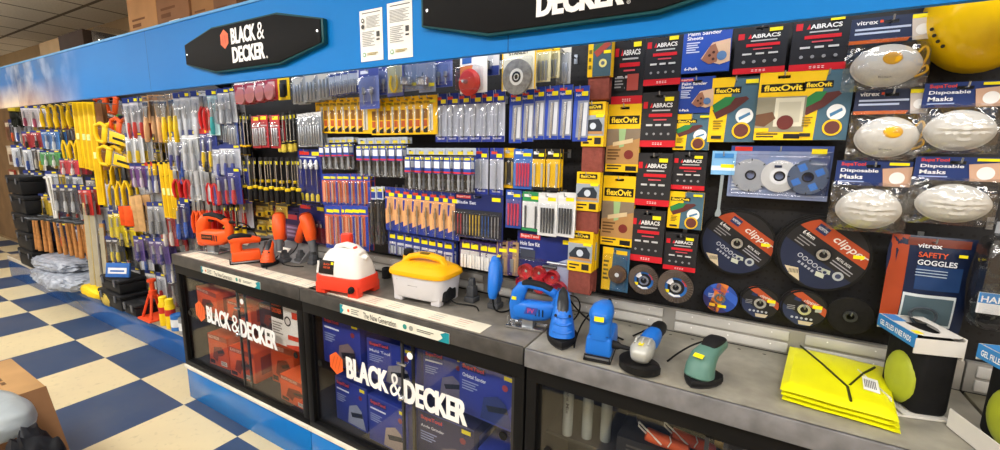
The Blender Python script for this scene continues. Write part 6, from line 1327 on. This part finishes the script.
# --- top row under the fascia
lrow(mk_glove, [(14, 108)], .1, .20, 'dark work gloves with yellow header at far end of top row', None, hk=True)
lrow(mk_gripcard('#e6dfe2', '#b04a6a'), [(24, 107), (33, 107)], .12, .2, 'white and pink carded tool, {n} of two by the dark gloves', 'white pink carded tools')
lrow(mk_hacksaw, [(43, 107), (50, 106), (57, 106), (64, 105), (71, 104)], .1, .22, 'yellow hacksaw, {n} of five in the top row', 'yellow hacksaws', 1.48, 1, hk=True)
lrow(mk_level, [(77, 103), (82, 103), (87, 103)], .05, .55, 'short yellow spirit level, {n} of three hanging in the top row', 'short yellow spirit levels', 1.46, 0, rz=.6, hk=True)
lrow(mk_level, [(92, 103)], .055, .82, 'longest yellow spirit level hanging by the three short ones', None, 1.44, 0, rz=.6, hk=True)
lrow(mk_float('#7b5230'), [(98, 103), (102, 103)], .05, .52, 'narrow brown board hanging beside the spirit levels, {n} of two', 'narrow brown boards', 1.47, 0, rz=.6, hk=True)
lrow(mk_sleevesaw, [(102, 103), (113, 101)], .52, .1, 'orange handled saw in white and green sleeve, {n} of two', 'sleeved saws', 1.56, 0, .06, .35, ry=.3, hk=True)
lrow(mk_gripcard('#d8d4d6', '#c8302e'), [(127, 100), (133, 99), (139, 99)], .09, .30, 'clear pack with red handle, {n} of three in the top row', 'red handled packs', deep=2)
lrow(mk_scraper('#d9a878', '#b98a5a'), [(145, 98), (151, 97), (157, 97)], .07, .30, 'carded paint scraper with tan handle, {n} of three', 'tan handled scrapers', hk=True)
lrow(mk_scraper('#eec61e', '#b59a7a'), [(163, 97), (169, 96), (175, 95)], .07, .30, 'carded paint scraper with yellow handle, {n} of three', 'yellow handled scrapers', hk=True)
lrow(mk_gripcard('#d5d8de', '#c9ced6'), [(178, 95), (184, 94), (190, 94), (196, 93)], .08, .28, 'clear silver carded tool, {n} of four in the top row', 'silver carded tools', deep=2)
lrow(mk_pliers('#cf2b2b'), [(201, 93), (206, 93)], .06, .22, 'red handled scissors, {n} of two in the top row', 'red handled scissors', hk=True)
lrow(mk_gripcard('#bfe0e4', '#2aa5a8'), [(211, 92)], .08, .27, 'pale pack with teal handled tool in the top row', None)
lrow(mk_gripcard('#cfd2d8', '#8a8f98'), [(217, 92), (223, 91), (229, 90)], .08, .2, 'grey carded tool, {n} of three beside the teal tool', 'grey carded tools', deep=1)
# --- second row
lrow(mk_gripcard('#a8303a', '#2b2b30'), [(26, 133), (36, 132)], .14, .16, 'red carded tool in second row, {n} of two at far end', 'red carded tools')
lrow(mk_gripcard('#3f78b8', '#dfe6ee'), [(46, 131), (54, 131)], .14, .18, 'blue carded tool in second row, {n} of two', 'blue carded tools')
lrow(mk_snips, [(62, 130), (69, 130), (76, 129), (106, 152), (113, 152)], .1, .26, 'yellow handled tin snips, {n} of five', 'yellow tin snips', deep=1, hk=True)
lrow(mk_handsaw('#eec41b', '#e9c01a'), [(102, 129)], .55, .1, 'yellow handled handsaw, uppermost of the yellow saws', None, 1.43, 2, .06, .3, ry=.25, hk=True)
lrow(mk_handsaw('#e2571d'), [(117, 124)], .5, .1, 'orange handled handsaw behind the red handled packs', None, 1.5, 1, .06, .3, ry=.3, hk=True)
lrow(mk_handsaw('#eec41b', '#e9c01a'), [(106, 152)], .52, .1, 'yellow handled handsaw, lower of the yellow saws', None, 1.43, 2, .06, .3, ry=.25, hk=True)
lrow(mk_driver('#eec41b', '#1b1b1d', .11, 'wood_chisel', 'chisel'), [(147, 137), (153, 136), (159, 136), (165, 135)], .05, .28, 'yellow handled chisel in second row, {n} of four', 'yellow chisels', deep=1, rz=.1)
lrow(mk_gripcard('#c9ccd6', '#3a3f8c'), [(171, 134), (177, 134)], .09, .26, 'clear pack with dark blue grip, {n} of two in second row', 'blue grip packs', deep=2)
lrow(mk_gripcard('#d3d6da', '#b6bac2'), [(186, 132), (192, 132), (198, 131)], .08, .26, 'long silver spanner pack, {n} of three in second row', 'silver spanner packs', deep=2)
lrow(mk_gripcard('#2b3a86', '#e9c41e'), [(204, 131), (211, 130)], .09, .24, 'navy carded tool with yellow grip, {n} of two', 'navy yellow carded tools', deep=1)
lrow(mk_gripcard('#dadde2', '#e3c01c'), [(129, 135), (137, 134)], .1, .22, 'white carded tool with yellow grip, {n} of two in second row', 'white yellow carded tools', deep=1)
# --- third row
lrow(mk_gripcard('#4f9a5c', '#e9e9e6'), [(46, 152), (54, 152)], .15, .14, 'green carded tool, {n} of two at the far end', 'green carded tools')
lrow(mk_gripcard('#c83a4c', '#e8e2e2'), [(64, 160), (73, 160)], .14, .14, 'pink red carded tool in third row, {n} of two', 'pink carded tools')
lrow(mk_snips, [(117, 168), (124, 167), (111, 168)], .1, .30, 'long yellow clamp hanging low, {n} of three', 'yellow clamps', deep=1, hk=True)
lrow(mk_gripcard('#6a3c86', '#d8c8dc'), [(134, 165), (141, 165)], .12, .18, 'purple carded tool in third row, {n} of two', 'purple carded tools')
lrow(mk_gripcard('#2b3a86', '#ced3dc'), [(149, 164), (156, 164)], .1, .22, 'navy carded tool with silver grip, {n} of two', 'navy silver carded tools')
lrow(mk_level, [(163, 163), (168, 163), (173, 163)], .04, .40, 'thin yellow level in third row, {n} of three', 'thin yellow levels', 1.47, 1, rz=.5, hk=True)
lrow(mk_pliers('#c9292b'), [(175, 168), (181, 168), (187, 168)], .07, .20, 'red handled pliers on the red hanger, {n} of three', 'red pliers on the hanger', hk=True)
lrow(mk_gripcard('#23408f', '#1f4fa8'), [(183, 140), (180, 148)], .09, .26, 'bright blue carded shears, {n} of two', 'blue carded shears', deep=1)
lrow(mk_gripcard('#d0d3d8', '#a8acb4'), [(192, 164), (198, 163), (203, 163)], .08, .26, 'slanted silver packet in third row, {n} of three', 'silver packets', deep=2)
lrow(mk_pliers('#d32a28'), [(208, 170), (214, 170), (209, 198), (215, 198)], .07, .22, 'red handled pliers near the grey ramp, {n} of four', 'red pliers by the ramp', deep=2, hk=True)
lrow(mk_gripcard('#e8c21e', '#1d1d20'), [(207, 148), (213, 148)], .1, .16, 'yellow pack with black tool, {n} of two', 'yellow black packs', deep=1)
lrow(mk_gripcard('#39408c', '#c93a40'), [(219, 172), (226, 171), (233, 170)], .1, .22, 'navy pack with red tool beside the screwdrivers, {n} of three', 'navy red packs', deep=1)
lrow(mk_gripcard('#b9bcc8', '#4a56a0'), [(219, 148), (226, 147), (233, 147)], .1, .18, 'pale pack with blue tool above the navy packs, {n} of three', 'pale blue packs', deep=1)
lrow(mk_driver('#e9c41e', '#1b1b1d', .09, 'screwdriver', 'screwdriver'), [(224, 206), (230, 206), (236, 206)], .05, .22, 'yellow screwdriver below the navy packs, {n} of three', 'yellow screwdrivers', deep=1, rz=0)
# --- fourth and fifth rows
lrow(mk_tube2, [(46, 178), (50, 178)], .05, .42, 'white looped rod, {n} of two at the far end', 'white looped rods', deep=0, hk=True)
lrow(mk_gripcard('#4a4d55', '#c9ccd2', nm='trowel_pack', cat='trowel'), [(56, 186), (64, 186), (72, 186)], .13, .26, 'dark carded trowel, {n} of three above the hammers', 'dark carded trowels')
lrow(mk_gripcard('#c8342f', '#3b2420'), [(80, 188), (86, 188)], .1, .26, 'red carded tool left of the tall boards, {n} of two', 'red tools by the boards')
lrow(mk_float('#e8531c'), [(123, 206), (128, 206)], .07, .16, 'orange plastering float, {n} of two', 'orange floats', 1.46, 1, rz=.5, hk=True)
lrow(mk_float('#caa06c'), [(133, 196), (138, 195)], .05, .28, 'pale wooden float, {n} of two', 'pale wooden floats', 1.46, 1, rz=.6, hk=True)
lrow(mk_gripcard('#d8c21e', '#e6cf2a'), [(112, 213), (118, 212)], .11, .22, 'yellow carded tool beside the orange floats, {n} of two', 'yellow carded tools', deep=1)
lrow(mk_gripcard('#e9d022', '#2b2b2d'), [(122, 229), (129, 229)], .12, .16, 'bright yellow pack under the orange floats, {n} of two', 'bright yellow packs', deep=1)
lrow(mk_gripcard('#2e3038', '#e6cc24'), [(111, 238), (117, 238)], .14, .22, 'dark pack with yellow band beside the boards, {n} of two', 'dark yellow packs', deep=1)
lrow(mk_gripcard('#9a9da4', '#6a6d74'), [(146, 205), (152, 204), (158, 204)], .1, .24, 'grey hand tool pack in fourth row, {n} of three', 'grey tool packs', deep=1)
lrow(mk_gripcard('#1f2a66', '#2f5fc0'), [(184, 200), (178, 202)], .09, .28, 'dark blue pack beside the orange jigsaw, {n} of two', 'dark blue packs', deep=1)
lrow(mk_pliers('#e8591f'), [(194, 197), (199, 197)], .08, .24, 'orange handled pliers above the orange jigsaw, {n} of two', 'orange pliers', deep=1, hk=True)
lrow(mk_gripcard('#b02c30', '#e6e0dc'), [(163, 214), (170, 213)], .1, .26, 'red and white pack left of orange jigsaw, {n} of two', 'red white packs', deep=1)
lrow(mk_gripcard('#5c4a86', '#30307a'), [(138, 238), (153, 240), (161, 240)], .12, .2, 'violet pack in the fifth row, {n} of three', 'violet packs', deep=1)
# hammers with wooden handles on low hooks
lrow(mk_hammer, [(33, 219), (36, 220), (42, 220), (48, 221), (54, 221), (60, 222), (66, 222), (72, 223), (78, 223), (84, 224)], .1, .33, 'wooden handled hammer, {n} of ten low on the far wall', 'wooden handled hammers', 1.47, 0, rz=.5, jit=.25)
lrow(mk_hammer, [(45, 217), (57, 218), (69, 219), (81, 220)], .1, .33, 'wooden handled hammer in the rear rank, {n} of four', 'rear wooden hammers', 1.58, 0, rz=.5, jit=.25)
# filler packs on the board behind
CLR = [('#3b4a8a', '#d8d8dc'), ('#b9bcc4', '#c9302c'), ('#d4d0c8', '#e6c21c'), ('#8e2c34', '#c9ccd2'), ('#27304f', '#e2571d'), ('#cfd3da', '#2f57a8'), ('#4d5058', '#c9c4b8'), ('#c2a22a', '#1d1d20'), ('#7c858f', '#a83238')]
fp = {}
for ri, (z, x0_, x1_) in enumerate(((1.90, -7.6, -2.9), (1.62, -7.5, -2.75), (1.34, -7.3, -2.7), (1.08, -7.2, -3.1), (.82, -7.0, -3.15), (.58, -5.2, -3.2))):
    n = int((x1_-x0_)/.21)
    for i in range(n):
        k = random.randrange(len(CLR)); p = V((x0_+(x1_-x0_)*(i+random.uniform(.3, .7))/n, 1.60+random.uniform(-.02, .03), z+random.uniform(-.03, .02)))
        tone = ('navy', 'grey red', 'cream yellow', 'maroon', 'dark orange', 'pale blue', 'charcoal', 'mustard', 'slate')[k]
        L = '%s carded tool at the back, %s in %s rear row from top' % (tone, (ORD + ['seventeenth', 'eighteenth', 'nineteenth', 'twentieth', 'twenty-first', 'twenty-second', 'twenty-third'])[i], ORD[ri])
        ro = (0, 0, random.uniform(.1, .5))
        if k not in fp: fp[k] = mk_gripcard(*CLR[k])(p, .13, .25, L, 'rear row carded tools'); fp[k].rotation_euler = ro
        else: clone(fp[k], p, L, ro)
# --- things standing on the base shelf
SB = .2725
def crate(x, y, z, label, d=(.50, .24, .20), c_='#1b1c1f', rz=0.):
    r = thing('tool_box', label, 'tool box', (x, y, z), rz); w_, dd, h_ = d; m = M(c_, .5)
    a = MB(); a.box((0, 0, h_*.36), (w_*.94, dd*.92, h_*.72), m, .012, None, 2, (1.05, 1.05)); a.build('box_body', r)
    a = MB(); a.box((0, 0, h_*.86), (w_, dd, h_*.26), m, .014); a.box((0, 0, h_*1.0-.006), (w_*.5, dd*.2, .012), '#2d2e33', .004); a.build('lid', r)
    a = MB()
    for s in (-1, 1): a.box((s*w_*.3, -dd/2-.004, h_*.72), (.035, .008, .06), '#55585f', .003)
    a.build('latches', r); return r
for i in range(5): crate(-6.95+(.03 if i % 2 else 0), 1.55, SB+.206*i, 'black tool box in the far stack, ' + ('bottom', 'second from bottom', 'middle', 'fourth up', 'topmost')[i] + ' of five')
crate(-4.62, 1.50, SB, 'black tool box on the base shelf, lower of two near orange stand', (.46, .22, .14)); crate(-4.60, 1.50, SB+.147, 'black tool box on the base shelf, upper of two near orange stand', (.38, .2, .12))
crate(-4.27, 1.50, SB, 'small black tool box next to the orange stand', (.22, .2, .10))
a = MB(); a.box((0, 0, .06), (.20, .02, .12), '#2f66b4', .002); a.rect(-.08, .03, .08, .08, '#e6e8ee', -.0106); a.rect(-.06, .045, .06, .06, '#2f66b4', -.0112)
tag(a.build('blue_card_box', None, (-4.52, 1.44, SB+.262+.012), (-.2, 0, .5)), 'blue and white boxed pack on top of the black tool boxes', 'box')
r = thing('axle_stand', 'orange red folding stand on the base shelf by the yellow cans', 'stand', (-4.04, 1.49, SB)); om = M('#df4a22', .45)
a = MB(); a.box((0, 0, .008), (.20, .17, .016), om, .003); a.build('foot_plate', r)
for i, (x, y) in enumerate(((-.07, -.06), (.07, -.06), (-.07, .06), (.07, .06))): a = MB(); a.tube([(x, y, .012), (x*.3, y*.3, .20)], .010, om, 8); a.build('leg', r)
a = MB(); a.lathe([(0, .17), (.028, .17), (.028, .23), (.016, .235), (.016, .30), (.03, .305), (.03, .325), (0, .325)], om, 14); a.build('post', r)
for i in range(2):
    r = thing('spray_can', 'yellow spray can with red band on the base shelf, ' + ('left', 'right')[i] + ' of two', 'spray can', (-3.82+.10*i, 1.465, SB))
    a = MB(); a.lathe([(0, 0), (.033, 0), (.034, .004), (.034, .17), (.026, .185), (0, .185)], '#efc91c', 18); a.lathe([(.0344, .10), (.0344, .15)], '#c8342a', 18, None, False); a.build('can_body', r)
    a = MB(); a.lathe([(0, .183), (.027, .183), (.027, .225), (.022, .23), (0, .23)], '#f3d322', 16); a.build('cap', r)
for i, (x, c_, L) in enumerate(((-3.64, '#2f6db8', 'blue paint tin on the base shelf beside the yellow cans'), (-3.52, '#8f9398', 'grey tin on the base shelf against the counter end'), (-3.40, '#a2a5a8', 'pale grey tin on the base shelf nearest the counter'))):
    r = thing('paint_tin', L, 'tin', (x, 1.475, SB)); a = MB(); a.lathe([(0, 0), (.045, 0), (.045, .12), (.042, .12), (.042, .116), (0, .116)], c_, 18); a.build('tin_body', r)
    a = MB(); a.lathe([(.0455, .03), (.0455, .09)], '#dfe3e6', 18, None, False); a.build('tin_label', r)
for i, (px, top, c_, L) in enumerate(((91, 1.12, '#d8c486', 'tall pale yellow board standing on the base shelf, left of three'), (95, 1.14, '#c9c9c2', 'tall silver board standing on the base shelf, middle of three'), (101, .95, '#b98a4e', 'brown board standing on the base shelf, right of three'))):
    p = W(px, 278, 1, 1.46); a = MB(); a.box((0, 0, (top-SB)/2), (.05 if i < 2 else .04, .02, top-SB), M(c_, .4, .0, .12, 9), .003); a.box((0, -.011, (top-SB)*.5), (.04, .002, (top-SB)*.9), M('#a9a18a', .4), .0)
    tag(a.build('timber_board', None, (p.x, 1.47+.012*i, SB), (-.05, 0, .5)), L, 'board')
def lump2(name, label, cat, loc, s, m, rough, seed, rot=0.): return lump(name, label, cat, loc, *s, m, rough, seed, 2.2, rot=rot)
PW = M('#a3abb9', .22, 0, .35, 16, .9)

lump2('wrapped_sheets', 'pale grey plastic wrapped sheets on the base shelf, upper of two', 'wrapped pack', (-6.0, 1.50, SB+.175), (.40, .17, .065), PW, .42, 21, .05)
lump2('wrapped_sheets', 'pale grey plastic wrapped sheets on the base shelf, lower of two', 'wrapped pack', (-5.9, 1.48, SB+.052), (.55, .19, .085), PW, .42, 22, -.04)
lump2('yellow_strap', 'yellow strap bundle lying by the wrapped sheets', 'strap', (-5.15, 1.46, SB+.03), (.22, .06, .05), M('#ecc81a', .5, 0, .1, 9), .35, 23)
lump2('wire_coil', 'small yellow and grey bundle at the foot of the boards', 'bundle', (-4.72, 1.46, SB+.045), (.12, .07, .08), M('#b9a44a', .5, 0, .4, 14), .35, 24)
# a few warm coloured packs on the panel beyond the run
for i in range(16):
    p = V((-8.2-.42*(i % 4)-.1*(i//4), 2.0, 1.95-.36*(i//4))); c_ = ('#c9a27a', '#8a5a48', '#d8c8b0', '#a84a3c')[(i*7+i//4) % 4]
    w_ = .26; a = MB(); cardmesh(a, w_, .28, .02, c_, [('r', .1, .1, .9, .3, '#efe4d0'), ('r', .2, .45, .8, .85, '#6d4a3a')])
    tag(a.build('carded_part', None, p), ('tan', 'brown', 'cream', 'red brown')[(i*7+i//4) % 4] + ' pack on the panel past the run, column %s, row %s' % (ORD[i % 4], ORD[i//4]), 'pack', 'packs on the far panel')
    hook(p + V((0, 0, .0012)), 'hook on the far panel, column %s, row %s' % (ORD[i % 4], ORD[i//4]), 2.025)
# ------------------------------------------------------------------ light
def area(name, loc, sx, sy, pw, rot=(0, 0, 0), c=(1, .97, .93)):
    l = bpy.data.lights.new(name, 'AREA'); l.shape = 'RECTANGLE'; l.size = sx; l.size_y = sy; l.energy = pw; l.color = c
    o = bpy.data.objects.new(name, l); col.objects.link(o); o.location = loc; o.rotation_euler = rot; return o
for x in (-9, -6.6, -4.2, -1.8, .6, 2.6):
    area('ceiling_tube_light', (x, -.55, 2.88), 1.3, .5, 58 if x < 0 else 42)
    area('added_ceiling_fill', (x, -.55, 2.62), 1.3, .4, 34, (PI, 0, 0))  # added upward fill that brightens the ceiling, no fitting behind it
    area('ceiling_tube_light', (x, -3.2, 2.88), 1.3, .5, 38)
for x in (-6.6, -4.2, -1.8, .3):
    area('canopy_tube_light', (x, 1.32, 2.2), 2.2, .05, 7, (math.radians(35), 0, 0))
w = bpy.data.worlds.new('world'); sc.world = w; w.use_nodes = True
w.node_tree.nodes['Background'].inputs[0].default_value = (.9, .95, 1, 1); w.node_tree.nodes['Background'].inputs[1].default_value = .3
sc.view_settings.view_transform = 'Standard'; sc.view_settings.look = 'None'; sc.view_settings.exposure = -.2
